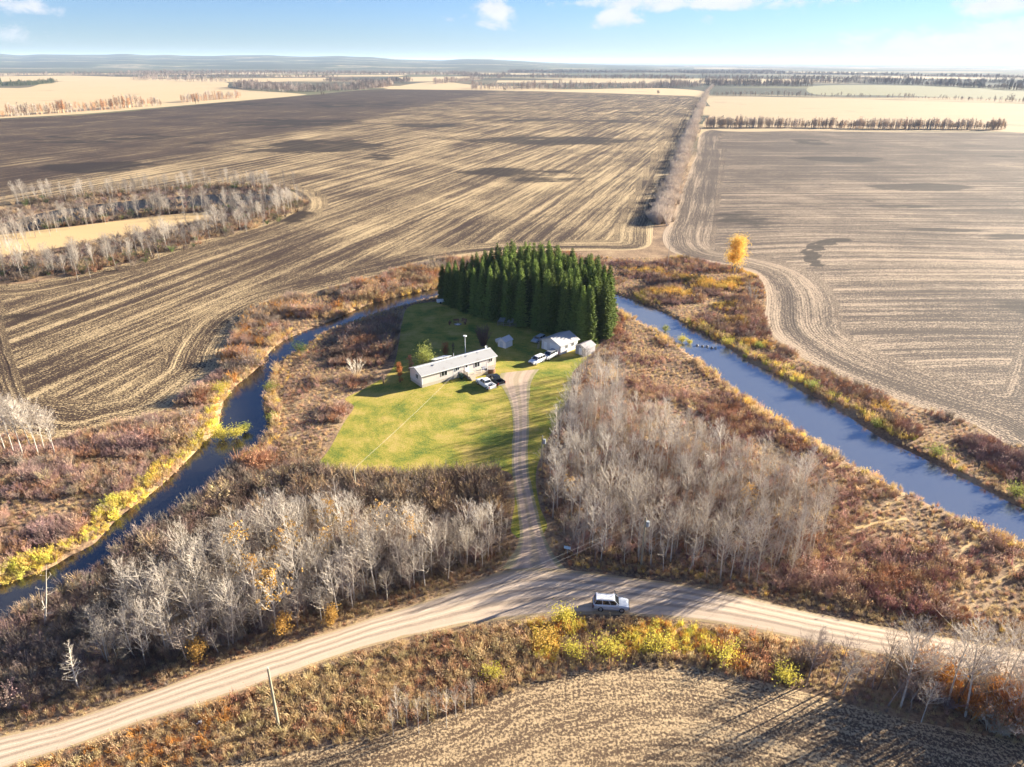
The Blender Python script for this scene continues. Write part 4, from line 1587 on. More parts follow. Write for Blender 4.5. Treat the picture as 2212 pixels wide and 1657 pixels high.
scatter('shrub_thicket', np.concatenate([q, np.zeros((n, 1))], 1), np.stack([rng.normal(0, .05, n)] * 2 + [rng.uniform(0, 6.28, n)], 1), np.stack([s * 1.5, s * 1.5, s], 1), rng.choice(IDX['twiggy'] + IDX['leafy'], n),
        np.array([PAL[c] for c in ('gbrown', 'dark', 'tan', 'rust', 'dark', 'green')])[rng.integers(0, 6, n)] * rng.uniform(.7, 1.1, (n, 1)), 'dark undergrowth round the hay meadow, upper left', 'shrubs')

NOTCH = spline(GP([(-120, 474), (0, 456), (120, 436), (250, 424), (400, 412), (520, 409), (598, 416), (626, 432), (626, 448), (596, 466), (540, 488), (480, 506), (380, 531), (290, 560), (230, 573), (150, 590), (60, 607), (-120, 632)]), True, 4.0)
q = np.stack(jitter_grid(NOTCH[:, 0].min(), NOTCH[:, 0].max(), NOTCH[:, 1].min(), NOTCH[:, 1].max(), 2.9), 1)
dq = todisp(q[:, 0], q[:, 1])[0]
q = q[(sdf(NOTCH, q[:, 0], q[:, 1]) < -.5) & (sdf(MEADOW, q[:, 0], q[:, 1]) > .8) & (dq > -60) & ((sdf(DARKGROUND, q[:, 0], q[:, 1]) > .5) | (rng.random(len(q)) < .22)) & (sdf(POND2, q[:, 0], q[:, 1]) > .5)]
n = len(q)
s = rng.uniform(.5, 1.5, n)
scatter('shrub_thicket', np.concatenate([q, np.zeros((n, 1))], 1), np.stack([rng.normal(0, .05, n)] * 2 + [rng.uniform(0, 6.28, n)], 1), np.stack([s * 1.7, s * 1.7, s], 1), rng.choice(IDX['twiggy'] * 3 + IDX['leafy'], n),
        np.array([PAL[c] for c in ('gbrown', 'dark', 'gbrown', 'mauve', 'dark', 'tan')])[rng.integers(0, 6, n)] * rng.uniform(.55, 1.0, (n, 1)), 'dense dark grey thicket filling the old creek loop, upper left', 'shrubs')

# lower right: trees that lean out over the road
random.seed(21)
for k, (x, y, s) in enumerate([(1945, 1528, 1.0), (2046, 1525, .95), (2062, 1530, .85), (2085, 1548, 1.1), (2150, 1520, .95), (2118, 1512, .8), (1895, 1490, .6), (1820, 1500, .55), (2190, 1560, .9), (2010, 1500, .6), (1770, 1470, .5), (2235, 1540, 1.0), (2170, 1470, .7), (1990, 1560, .5)]):
    p = G(x, y)
    lab = 'grey brown bare poplar standing below the road at the lower right' if s > .7 else 'small twiggy bare poplar in the bushes below the road, lower right'
    plant('bare_poplar', lab, 'tree', 'poplars at the lower right' if s > .7 else 'small poplars at the lower right', p, rv(0, 6.28), s * .85, (DARKTALL if k % 4 == 2 else TALL)[k % 3], tilt=(rv(-.08, .04), rv(.02, .14)))

Q = grove_points([(1680, 1395), (1760, 1400), (1880, 1430), (2000, 1460), (2212, 1500), (2300, 1560), (2212, 1580), (1950, 1535), (1800, 1495), (1700, 1465)], 2.3, 61, .1)
n = len(Q)
s = rng.uniform(.45, .85, n)
scatter('poplar_thicket', np.concatenate([Q, np.zeros((n, 1))], 1), np.stack([rng.normal(0, .1, n), rng.normal(.05, .1, n), rng.uniform(0, 6.28, n)], 1), np.stack([s * 1.2, s * 1.2, s], 1), rng.choice(IDX['aspen'], n),
        np.array([(.36, .29, .23), (.28, .22, .19), (.44, .37, .29)])[rng.integers(0, 3, n)] * rng.uniform(.8, 1.1, (n, 1)), 'grey brown thicket of young bare poplars below the road at the lower right', 'trees')

# young aspens standing in the tall grass by the near verge
for k, (x, y) in enumerate([(860, 1560), (880, 1570), (905, 1585), (925, 1560), (945, 1545), (965, 1572), (985, 1550), (1005, 1540), (850, 1590), (1020, 1525)]):
    q = G(x, y)
    plant('aspen_sapling', 'slim bare sapling in the tall grass between road and near field', 'tree', 'saplings in the roadside grass', q, rv(0, 6.28), (.35, .35, rv(.42, .6)), ASP[k % 7])

# dead snags
random.seed(5)
T, C, L = aspen_shapes(10.5, 501, 9, .12, lean=.02, dead=True, twig_r=.02)
plant('dead_snag', 'tall bleached dead trunk with stub limbs beside the creek, lower left', 'dead tree', None, G(97, 1352), 0, 1.0, (T.mesh('snag_trunk', DEADWOOD), C.mesh('snag_limbs', DEADWOOD)), ('trunk', 'limbs'), tilt=(0, .30))
T, C, L = aspen_shapes(7.6, 502, 46, .22, lean=.10, dead=True, twig_r=.022)
r_ = plant('dead_spruce', 'white dead spruce with short bare branches near the lower left corner', 'dead tree', None, G(172, 1492), 3.3, 1.0, (T.mesh('dead_spruce_trunk', DEADWOOD), C.mesh('dead_spruce_limbs', DEADWOOD)), ('trunk', 'limbs'), tilt=(0, .03))

# the spruce plantation
SPR = []
for s in range(5):
    T, C = spruce_shapes(800 + s, 14.0, [2.2, 2.0, 2.3, 2.1, 1.9][s])
    SPR.append((T.mesh('spruce_trunk', DARKBARK), C.mesh('spruce_crown', NEEDLES)))
front = GP([(962, 652), (1000, 672), (1060, 692), (1150, 708), (1205, 722), (1240, 734), (1272, 741), (1300, 734)])
backp = np.array([(27.0, 186.0), (26.0, 195.0), (23, 204), (14, 214), (5, 220), (-5, 219), (-14, 214.5), (-21, 211)])
STAND = np.vstack([front, backp])
gx, gy = np.meshgrid(np.arange(-24, 34, 2.2), np.arange(172, 226, 2.2))
gx = (gx + rng.uniform(-.7, .7, gx.shape)).ravel()
gy = (gy + rng.uniform(-.75, .75, gy.shape)).ravel()
sdv = sdf(STAND, gx, gy)
random.seed(9)
for x, y, d in zip(gx, gy, sdv):
    if d > .6:
        continue
    hh = np.interp(x, [-22, -14, -4, 8, 22, 32], [11.4, 12.4, 15.0, 16.4, 16.4, 15.2]) * rv(.9, 1.08)
    hh *= rv(.93, 1.04)
    s = hh / 14.0
    w = s ** .6 * rv(.9, 1.15)
    on_edge = d > -2.2 and y < 205
    part_ = 'left' if x < -6 else ('middle' if x < 11 else 'right')
    deep = 'front row' if on_edge else ('front half' if d > -7 or y < 196 else 'back half')
    plant('spruce', 'dark green spruce in the %s of the plantation, %s third' % (deep, part_), 'tree', 'spruces in the %s of the plantation, %s third' % (deep, part_), (x, y, 0), rv(0, 6.28), (w, w, s), random.choice(SPR))

# leaf trees of the yard and the banks
GREENGOLD = leaf_mat('green_gold_leaves', 'obj', (.34, .36, .09), .4, .35)
RUSTLEAF = leaf_mat('rust_leaves', 'obj', (.42, .17, .06), .35, .3)
YELLOWLEAF = leaf_mat('yellow_leaves', 'obj', (.70, .47, .11), .3, .4)
PLUM = leaf_mat('plum_twigs', 'obj', (.17, .105, .10), .3, .1)
YGREENLEAF = leaf_mat('yellow_green_leaves', 'obj', (.58, .50, .09), .3, .4)


def leafy(name, label, xy, H, R, n, ls, mat, seed, base=.2, trunks=1, bark=DARKBARK, group=None, cat='tree', stems=14, round_=1.0):
    T, C = leafy_shapes(seed, H, R, n, ls, base, trunks, round_, stems)
    return plant(name, label, cat, group, G(*xy), 0, 1.0, (T.mesh(name + '_trunk', bark), C.mesh(name + '_crown', mat)))


leafy('yellow_aspen', 'tall yellow leaved aspen beside the right field, beyond the creek', (1588, 592), 13.0, 4.3, 6500, .18, YELLOWLEAF, 1, .3, 2, BARK, stems=40)
leafy('maple_tree', 'round green and yellow leaved tree at the left rear corner of the long house', (916, 803), 5.6, 2.9, 2400, .13, GREENGOLD, 2, .12, 3)
leafy('rowan_tree', 'narrow orange red tree left of the long house end wall', (864, 826), 5.2, 1.0, 1300, .10, RUSTLEAF, 3, .1, 2, stems=12)
leafy('rowan_tree', 'slim dull red tree between the orange tree and the round green tree', (888, 805), 4.6, .8, 650, .10, leaf_mat('dull_red_leaves', 'obj', (.28, .13, .08), .3, .2), 4, .1, 2, stems=12)
leafy('shrub', 'small rust topped bush behind the long house, left of centre', (962, 767), 3.4, 1.25, 900, .10, RUSTLEAF, 5, .12, 2, cat='bush')
leafy('shrub', 'thin brown sapling just right of the rust topped bush behind the house', (979, 766), 3.4, .6, 300, .08, leaf_mat('brown_leaves', 'obj', (.22, .14, .08), .3, .2), 6, .2, 1, cat='bush')
leafy('shrub', 'small leafless grey pink bush on the lawn left of the house', (829, 829), 2.6, .8, 500, .06, leaf_mat('pink_grey_twigs', 'obj', (.36, .25, .2), .3, .1), 7, .1, 3, cat='bush')
T, C = shrub_shape(31, 6.0, 110, .42, 9, 0, r=.04)
plant('lilac_bush', 'large round plum brown leafless bush behind the middle of the house', 'bush', None, G(1043, 747), 0, (.95, .95, .95), (T.mesh('lilac_stems', PLUM), ), ('stems',))
T, C, L = aspen_shapes(8.0, 77, 20, .12, lean=.05, twig_r=.02)
plant('bare_tree', 'small bare white tree in front of the right end of the spruce plantation', 'tree', None, G(1284, 728), 0, .8, (T.mesh('bare_tree_trunk', DEADWOOD), C.mesh('bare_tree_crown', TWIGS)))
T, C = shrub_shape(33, 6.0, 26, .6, 7, 0, r=.06)
plant('bare_tree', 'many stemmed bare white bush among the shrubs left of the orange tree', 'bush', None, G(770, 812), 0, .8, (T.mesh('white_stems', DEADWOOD),), ('stems',))
T, C = shrub_shape(34, 7.0, 14, .5, 6, 0, r=.07)
plant('bare_tree', 'bare white forked tree on the field edge below the yellow aspen', 'tree', None, G(1626, 652), 0, 1.0, (T.mesh('forked_stems', BARK),), ('stems',))
T, C, L = aspen_shapes(11.0, 78, 14, .5, lean=.02, twig_r=.02)
plant('bare_tree', 'lone slim bare pole of a tree between the spruces and the right field', 'tree', None, G(1442, 575), 0, 1.0, (T.mesh('pole_trunk', BARK), C.mesh('pole_crown', TWIGS)))
# willows and sedge clumps at the water's edge
for k, (x, y, H, R, mt, lab) in enumerate([
        (475, 942, 2.0, 2.6, YGREENLEAF, 'bright yellow green willow on the small point in the left creek arm'), (510, 940, 1.7, 2.2, YGREENLEAF, 'yellow green willow on the right half of the small point in the left creek'),
        (530, 926, 1.2, 1.5, GREENGOLD, 'low green clump at the tip of the small point in the left creek'), (585, 845, 1.5, 2.0, GREENGOLD, 'grey green clump on the right bank of the left creek arm'),
        (582, 905, 1.3, 1.6, GREENGOLD, 'dark green clump in the left creek opposite the small point'), (475, 850, 1.6, 2.2, YGREENLEAF, 'pale yellow clump on the left bank above the small point'),
        (652, 763, 1.4, 3.0, leaf_mat('dark_green_leaves', 'obj', (.10, .15, .05), .3, .2), 'dark green sedge spit reaching into the left creek arm'),
        (1570, 742, .9, 2.6, YGREENLEAF, 'yellow green sedge mound at the right end of the stone line across the creek'), (1472, 735, .8, 1.9, YGREENLEAF, 'yellow green sedge mound at the left end of the stone line across the creek'),
        (1490, 738, .6, 1.2, YGREENLEAF, 'smaller sedge mound beside the left end of the stone line'), (1437, 712, 1.1, 1.6, GREENGOLD, 'green tuft on the near bank above the stone line in the right creek'),
        (1610, 770, .5, .7, GREENGOLD, 'single sedge tuft standing in the water right of the stone line'), (1640, 752, 1.0, 1.6, GREENGOLD, 'green clump on the far bank right of the stone line'),
        (1755, 842, 1.2, 2.2, GREENGOLD, 'first yellow green clump on the far bank of the right creek'), (1895, 925, 1.0, 1.6, GREENGOLD, 'yellow green clump low on the far bank, middle of the right creek'),
        (2020, 985, 1.0, 2.2, GREENGOLD, 'broad yellow green clump on the far bank towards the right edge'), (2190, 1072, 1.1, 2.4, GREENGOLD, 'yellow clump on the far creek bank at the right edge of the picture'),
        (1065, 1465, .9, 1.5, YGREENLEAF, 'bright yellow bush alone in the dry grass above the near field'), (1695, 1470, 1.5, 1.8, YGREENLEAF, 'yellow green bush at the corner of the near field'),
        (1215, 1340, 1.5, 2.0, YGREENLEAF, 'yellow willow bush at the road edge left of the parked car'), (1180, 1390, 1.2, 2.2, YELLOWLEAF, 'golden bush on the slope below the road, left of the yellow strip'),
        (1310, 1412, 1.2, 2.4, YGREENLEAF, 'bright yellow green clump above the ditch, left end'), (1240, 1418, 1.0, 1.6, YGREENLEAF, 'small yellow green clump left of the ditch'),
        (1420, 1400, 1.1, 2.4, YGREENLEAF, 'yellow green clump above the ditch, middle'), (1560, 1425, 1.0, 2.4, YGREENLEAF, 'pale green clump above the ditch, right end'),
        (610, 1372, 3.2, 1.4, GOLDLEAF, 'golden leaved small tree at the front edge of the left grove'), (715, 1350, 2.8, 1.3, GOLDLEAF, 'orange leaved small tree at the front edge of the left grove, near the road bend'),
        (430, 1425, 2.6, 1.5, GOLDLEAF, 'orange topped broken tree beside the road, left part'), (505, 1240, 3.0, .9, YELLOWLEAF, 'narrow yellow tree at the back of the left grove'), (590, 1230, 4.0, 1.0, GOLDLEAF, 'pale golden leaved tree in the middle of the left grove')]):
    if H < 2.5 and y > 1300:
        H, R = H * .8, R * 1.2
    T, C = leafy_shapes(900 + k, H, R, int(300 + 260 * R * H * .6), .10, .06, 3, .8, 12)
    plant('willow_clump' if H < 2.5 else 'golden_tree', lab, 'bush' if H < 2.5 else 'tree', None, (G(x, y).x, G(x, y).y, max(zg(G(x, y).x, G(x, y).y), WATER_Z - .05)), 0, 1.0, (T.mesh('clump_stems', DARKBARK), C.mesh('clump_leaves', mt)), ('stems', 'leaves'))


# ------------------------------------------------------------------ hedgerows, shelter belts and far woods
def belt(name, label, line, depth, spacing, H, cols, kinds='far', dens=1.0, wob=.3):
    """trees along a line of the plan, filling depth metres behind it"""
    spacing *= .72
    L = spline(GP(line), False, spacing)
    P = []
    rows = max(1, int(depth / (spacing * 1.1)))
    for r_i in range(rows):
        for q in L:
            if rng.random() < dens:
                P.append((q[0] + rng.normal(0, spacing * wob), q[1] + r_i * spacing * 1.1 + rng.normal(0, spacing * wob)))
    P = np.array(P)
    n = len(P)
    h = H * rng.uniform(.42, 1.12, n) / 12.0 * (.55 + .8 * vnoise(P[:, 0], P[:, 1], 45.0, 55))
    w = h * rng.uniform(1.1, 1.9, n)
    c = np.array(cols)[rng.integers(0, len(cols), n)] * rng.uniform(.75, 1.2, (n, 1))
    scatter(name, np.concatenate([P, np.zeros((n, 1))], 1), np.stack([np.zeros(n), np.zeros(n), rng.uniform(0, 6.28, n)], 1), np.stack([w, w, h], 1), rng.choice(IDX[kinds], n), c, label, 'trees')


GR, BR, OR, DK = (.44, .37, .31), (.32, .25, .21), (.52, .31, .17), (.22, .18, .155)
HEDGE = [(1425, 480), (1440, 440), (1452, 405), (1466, 365), (1480, 325), (1495, 285), (1508, 250), (1518, 222), (1528, 200), (1540, 185)]
def hedge(name, label, line, n, wid, hr, cols, kinds):
    L = spline(GP(line), False, 3.0)
    q = L[(rng.random(n) ** 1.6 * (len(L) - 1)).astype(int)] + rng.normal(0, wid, (n, 2)) * [1, 1.5]
    far_ = np.clip(q[:, 1] / 500.0, .8, 3.0)
    h = rng.uniform(*hr, n) * np.clip(far_, 1, 1.5) / 2.0
    w = h * rng.uniform(.8, 1.3, n)
    c = np.array(cols)[rng.integers(0, len(cols), n)] * rng.uniform(.8, 1.2, (n, 1))
    scatter(name, np.concatenate([q, np.zeros((n, 1))], 1), np.stack([rng.normal(0, .06, n), rng.normal(0, .06, n), rng.uniform(0, 6.28, n)], 1), np.stack([w, w, h], 1), rng.choice(IDX[kinds], n), c, label, 'trees')


hedge('hedgerow', 'long grey leafless hedgerow running away between the two tilled fields', HEDGE, 1500, 2.2, (2.2, 6.0), [(.56, .48, .40), (.48, .40, .33), (.62, .53, .42)], 'twiggy')
belt('shelter_belt', 'row of bare trees between the right tilled field and the pale stubble', [(1530, 276), (1620, 276), (1700, 276), (1800, 277), (1900, 279), (2000, 279), (2100, 280), (2165, 281)], 9, 3.2, 10.5, [(.58, .49, .40), (.52, .44, .36), (.58, .44, .32), (.46, .37, .30)], dens=.95, wob=.9)
belt('shelter_belt', 'bare tree row along the far left edge of the ploughed field', [(-60, 257), (0, 253), (90, 247), (180, 241), (280, 233), (345, 228)], 14, 7, 14, [GR, OR, (.34, .25, .18)], dens=.85)
belt('shelter_belt', 'short bare tree row with orange leaves beyond the ploughed field', [(395, 222), (450, 217), (515, 212)], 14, 7, 15, [GR, OR, OR], dens=.9)
belt('woodlot', 'dark grey bare wood beyond the ploughed field, left of centre', [(500, 190), (560, 195), (640, 199), (740, 197), (830, 189)], 190, 16, 17, [BR, GR, BR, DK], dens=.8)
belt('woodlot', 'dark spruce and willow windbreak at the far left', [(-60, 187), (0, 187), (60, 184), (108, 180)], 40, 9, 13, [(.05, .07, .04), (.08, .09, .05), (.16, .16, .09)], kinds='far', dens=.9)
belt('woodlot', 'grey wood behind the golden stubble on the left', [(285, 172), (340, 174), (420, 177), (480, 178)], 120, 20, 16, [BR, GR], dens=.6)
belt('woodlot', 'thin grey tree belt in the middle distance', [(940, 182), (1000, 176), (1040, 172), (1080, 170)], 60, 18, 17, [BR, GR], dens=.7)
belt('woodlot', 'bare grey wood beyond the middle of the ploughed field', [(1020, 194), (1100, 194), (1200, 193), (1350, 192), (1450, 190), (1515, 188)], 160, 17, 18, [GR, BR, GR], dens=.6)
belt('woodlot', 'dark wood at the far end of the long hedgerow, right side', [(1552, 186), (1640, 187), (1755, 187)], 260, 19, 19, [DK, BR], dens=.85)
belt('shelter_belt', 'grey bush row along the top of the pale stubble on the right', [(1545, 207), (1650, 207), (1760, 208), (1850, 210), (1960, 212), (2100, 217), (2260, 224)], 18, 9, 11, [GR, BR], dens=.7)
belt('woodlot', 'long dark wood below the horizon at the far right', [(1760, 180), (1900, 182), (2000, 185), (2120, 190), (2260, 198)], 300, 24, 18, [DK, BR], dens=.6)
for k, (line, d, lab) in enumerate([([(-80, 166), (120, 164), (330, 166), (520, 168), (700, 169)], 260, 'dark tree line under the upland on the left'), ([(250, 160), (500, 160), (800, 162), (1000, 163)], 420, 'blue grey tree line under the upland left of centre'),
                                    ([(700, 176), (800, 180), (880, 178)], 120, 'tree belt joining the left woods'), ([(1000, 166), (1200, 170), (1500, 172)], 420, 'hazy wood belt under the horizon in the centre'),
                                    ([(1500, 160), (1800, 162), (2300, 172)], 500, 'hazy wood belt under the horizon on the right'), ([(1100, 158), (1400, 158), (1700, 157)], 700, 'faint wood line on the horizon, centre'), ([(1550, 172), (1900, 174), (2300, 184)], 350, 'blue wood line below the horizon on the right')]):
    belt('far_wood', lab, line, d, 30 if k not in (2,) else 18, 16, [DK, BR, DK], dens=.9)


def lone(name, label, xy, kind, sc, col):
    p = G(*xy)
    m = {'bush': far_shape(7, 7.0, 4.5), 'con': far_shape(8, 14, 3.4, True)}[kind]
    o = m.build(name, plain(name + '_foliage', col, .9, .1))
    o.location = p
    o.scale = (sc, sc, sc)
    tag(o, label, 'tree')


lone('spruce', 'lone dark spruce rising from the far left windbreak, left one', (4, 184), 'con', 1.6, (.05, .07, .04))
lone('spruce', 'lone dark spruce rising from the far left windbreak, right one', (25, 184), 'con', 1.3, (.06, .08, .045))
lone('round_tree', 'small round dark tree alone between two tree rows on the far field edge', (425, 224), 'bush', 1.3, (.13, .11, .08))
lone('round_tree', 'small round tree alone on the far field edge before the dark wood', (697, 207), 'bush', 1.2, (.14, .11, .08))
lone('round_tree', 'lone bush on the pale strip at the far end of the ploughed field', (1090, 197), 'bush', 1.2, (.13, .10, .08))
lone('round_tree', 'lone bush on the far field edge near the long hedgerow', (1422, 204), 'bush', 1.2, (.12, .10, .08))
lone('round_tree', 'dark round bush at the right end of the bare tree row', (2168, 279), 'bush', 1.1, (.13, .10, .08))

# ------------------------------------------------------------------ buildings and yard
def m_siding(name, col, pitch=.30):
    m, t, p, out = new_mat(name)
    co = t.node('ShaderNodeTexCoord').outputs['Object']
    s = t.sep(co)
    n = t.noise(t.comb(t.math('MULTIPLY', s[0], 1.2), t.math('MULTIPLY', s[1], 1.2), t.math('MULTIPLY', s[2], .3)), 1.0, 4.0, .6)
    c = t.mix(n, tuple(x * .86 for x in col), tuple(min(1, x * 1.08) for x in col))
    t.link(c, p.inputs['Base Color'])
    p.inputs['Roughness'].default_value = .55
    w = t.math('PINGPONG', t.math('ADD', s[0], s[1]), pitch / 2)
    b = t.node('ShaderNodeBump')
    b.inputs['Strength'].default_value = .6
    b.inputs['Distance'].default_value = .03
    t.link(t.smooth(w, 0, .03), b.inputs['Height'])
    t.link(b.outputs[0], p.inputs['Normal'])
    return m


def m_roof(name, col, stain, ridge_axis=0):
    m, t, p, out = new_mat(name)
    co = t.node('ShaderNodeTexCoord').outputs['Object']
    s = t.sep(co)
    n = t.noise(co, .55, 5.0, .62)
    f = t.noise(co, 7.0, 3.0, .6)
    c = t.mix(f, tuple(x * .86 for x in col), col)
    c = t.mix(t.math('MULTIPLY', t.smooth(n, .55, .75), .7), c, stain)
    t.link(c, p.inputs['Base Color'])
    p.inputs['Roughness'].default_value = .5
    p.inputs['Specular IOR Level'].default_value = .3
    w = t.math('PINGPONG', s[ridge_axis], .45)
    b = t.node('ShaderNodeBump')
    b.inputs['Strength'].default_value = .5
    b.inputs['Distance'].default_value = .03
    t.link(t.math('ADD', t.smooth(w, 0, .05), t.math('MULTIPLY', f, .3)), b.inputs['Height'])
    t.link(b.outputs[0], p.inputs['Normal'])
    return m


SIDING = m_siding('pale_vinyl_siding', (.66, .60, .55))
SKIRT = m_siding('skirting_panels', (.52, .47, .38), .6)
ROOFM = m_roof('weathered_pale_roof', (.38, .375, .365), (.24, .21, .18))
WHITE = plain('white_trim', (.80, .80, .78), .5, .3, var=.05)
GSIDE = m_siding('garage_siding', (.68, .66, .64), .25)
GROOF = m_roof('garage_metal_roof', (.44, .435, .43), (.33, .30, .27), 1)
SHEDROOF = m_roof('shed_roof', (.60, .60, .60), (.4, .36, .32))
DECKWOOD = plain('weathered_deck_boards', (.50, .42, .32), .8, .2, var=.25, scale=4)
RAWWOOD = plain('grey_wood', (.34, .29, .24), .85, .15, var=.3, scale=5)
BROWNWOOD = plain('brown_wood', (.20, .10, .055), .7, .25, var=.25, scale=5)
METAL = plain('galvanised_metal', (.55, .56, .57), .35, .5, .7)
BLACKRUB = plain('black_rubber', (.018, .018, .018), .8, .2)
PANE = plain('dark_window_glass', (.012, .016, .022), .08, .6, var=.05)


def window(parent, x, z, w, h, y, axis='y', sgn=-1, double=True, frame=WHITE):
    """a window on a wall; frame proud of the wall, panes set in it"""
    f = MB()
    t = .07

    def bx(m, a0, a1, z0, z1, d0, d1):
        lo, hi = min(y + sgn * d0, y + sgn * d1), max(y + sgn * d0, y + sgn * d1)
        if axis == 'y':
            m.box(a0, a1, lo, hi, z0, z1)
        else:
            m.box(lo, hi, a0, a1, z0, z1)
    bx(f, x - w / 2 - t, x + w / 2 + t, z - t, z, .004, .06)
    bx(f, x - w / 2 - t, x + w / 2 + t, z + h, z + h + t, .004, .06)
    bx(f, x - w / 2 - t, x - w / 2, z, z + h, .004, .06)
    bx(f, x + w / 2, x + w / 2 + t, z, z + h, .004, .06)
    if double:
        bx(f, x - t / 2, x + t / 2, z, z + h, .004, .055)
    wo = f.build('window', frame, parent)
    for (a, b) in ([(x - w / 2, x - t / 2), (x + t / 2, x + w / 2)] if double else [(x - w / 2, x + w / 2)]):
        g = MB()
        bx(g, a, b, z, z + h, .006, .03)
        g.build('pane', PANE, wo)
    return wo


def gable(m, L0, L1, w0, w1, ez, rz_, over, th=.12, axis='x'):
    """two roof slabs meeting at a ridge along the given axis"""
    mid = (w0 + w1) / 2
    k = (rz_ - ez) / (mid - w0)
    for a, b in ((w0 - over, mid), (w1 + over, mid)):
        za = ez - k * over
        P = []
        for z_add in (0, th):
            for (l, w, z) in ((L0, a, za), (L1, a, za), (L1, b, rz_), (L0, b, rz_)):
                P.append((l, w, z + z_add) if axis == 'x' else (w, l, z + z_add))
        m.hexa(P)
    return m


hA, hB = G(912, 838), G(1071, 793)
hx = (hB - hA).normalized()
hrz = math.atan2(hx.y, hx.x)
HL, HW = (hB - hA).length, 5.3
house = empty('mobile_home', hA, hrz)
tag(house, 'long low mobile home with pale siding and grey white roof', 'house')
w = MB()
w.prism_x([(0, .72), (HW, .72), (HW, 3.0), (HW / 2, 3.95), (0, 3.0)], 0, HL)
w.build('wall', SIDING, house)
MB().box(.03, HL - .03, .03, HW - .03, -.1, .717).build('skirting', SKIRT, house)
ro = gable(MB(), -.28, HL + .28, 0, HW, 3.03, 3.98, .28, .10)
roof = ro.build('roof', ROOFM, house)
MB().box(-.28, HL + .28, HW / 2 - .12, HW / 2 + .12, 4.04, 4.12).build('ridge_cap', WHITE, roof)
for x, y in ((4.2, 1.9), (13.3, 2.1), (16.6, 2.2)):
    MB().box(x - .22, x + .22, y - .2, y + .2, 3.70, 3.98).build('roof_vent', METAL, roof)
for x, h in ((10.6, 1.0), (8.0, .7), (7.6, .45)):
    MB().tube([(x, 3.4, 3.6), (x, 3.4, 3.75 + h)], [.09, .09], 8, True).build('vent_pipe', METAL, roof)
MB().box(-.3, HL + .3, -.36, -.285, 2.82, 2.99).build('gutter', WHITE, house)
for x in (.06, HL - .06, 11.35, 12.45, 8.4, 17.7):
    MB().box(x - .07, x + .07, -.022, -.002, .72, 2.9).build('trim_strip', WHITE, house)
window(house, .29 * HL, 1.55, 1.5, 1.05, 0)
window(house, .463 * HL, 1.85, .95, .75, 0)
window(house, .735 * HL, 1.45, 1.35, 1.15, 0)
window(house, .925 * HL, 1.80, .95, .80, 0)
window(house, 2.1, 1.6, 1.1, 1.0, 0, axis='x')
window(house, 2.6, 1.6, 1.1, 1.0, HL, axis='x', sgn=1)
dr_ = MB().box(.588 * HL - .46, .588 * HL + .46, -.06, -.004, .85, 2.86).build('door', WHITE, house)
MB().box(.588 * HL + .28, .588 * HL + .36, -.10, -.062, 1.75, 1.83).build('handle', METAL, dr_)
MB().box(.588 * HL - .25, .588 * HL + .25, -.072, -.063, 2.05, 2.65).build('pane', PANE, dr_)
ad = MB()
ad.prism_x([(HW + .004, 0), (HW + 2.6, 0), (HW + 2.6, 2.4), (HW + .004, 3.2)], 6.6, 10.6)
adw = ad.build('addition', SIDING, house)
MB().hexa([(6.3, HW - .6, 3.60), (10.9, HW - .6, 3.60), (10.9, HW + 2.9, 2.46), (6.3, HW + 2.9, 2.46), (6.3, HW - .6, 3.72), (10.9, HW - .6, 3.72), (10.9, HW + 2.9, 2.58), (6.3, HW + 2.9, 2.58)]).build('addition_roof', WHITE, adw)
dish = MB()
for k in range(10):
    a, b = 6.283 * k / 10, 6.283 * (k + 1) / 10
    dish.tri((HL - .9, 2.75, 4.62), (HL - .9 + .34 * math.cos(a), 2.60 + .1 * math.sin(a), 4.62 + .34 * math.sin(a)), (HL - .9 + .34 * math.cos(b), 2.60 + .1 * math.sin(b), 4.62 + .34 * math.sin(b)))
dish.tube([(HL - .9, 2.8, 3.9), (HL - .9, 2.75, 4.62)], [.04, .04], 5)
dish.build('satellite_dish', WHITE, house)

deck = empty('wooden_deck', hA + Vector((hx.x, hx.y, 0)) * 10.9, hrz)
tag(deck, 'raised wooden deck with lattice end panel in front of the mobile home door', 'deck')
for k in range(14):
    MB().box(.0, 5.6, -2.30 + k * .162, -2.30 + k * .162 + .15, .80, .845).build('deck_board', DECKWOOD, deck)
MB().box(.02, 5.58, -2.27, -2.21, .1, .80).build('skirt_board', DECKWOOD, deck)
for x in (.06, 1.9, 3.7, 5.5):
    MB().box(x - .05, x + .05, -2.2, -2.1, 0, 1.75).build('post', WHITE, deck)
    if x > .1:
        MB().box(x - 1.75, x - .06, -2.17, -2.12, 1.66, 1.74).build('rail', WHITE, deck)
lat = MB()
for k in range(9):
    u = -2.25 + k * .25
    lat.box(-.035, -.012, u, u + .09, .15, 1.75)
for k in range(7):
    lat.box(-.010, .012, -2.28, -.05, .2 + k * .24, .29 + k * .24)
lat.build('lattice_panel', RAWWOOD, deck)
for k in range(4):
    MB().box(.25, 1.55, -3.45 + k * .28, -3.18 + k * .28, .0, .19 * (k + 1)).build('step', DECKWOOD, deck)
bin_ = empty('wheeled_bin', hA + Vector((math.cos(hrz) * 9.9 + math.sin(hrz) * .8, math.sin(hrz) * 9.9 - math.cos(hrz) * .8, 0)), hrz)
tag(bin_, 'dark green bin against the house wall left of the deck', 'bin')
DGREEN = plain('dark_green_plastic', (.03, .07, .05), .5, .4)
MB().hexa([(-.3, -.35, 0), (.3, -.35, 0), (.3, .35, 0), (-.3, .35, 0), (-.4, -.45, 1.2), (.4, -.45, 1.2), (.4, .45, 1.2), (-.4, .45, 1.2)]).build('bin_body', DGREEN, bin_)
MB().box(-.43, .43, -.5, .47, 1.203, 1.28).build('lid', DGREEN, bin_)
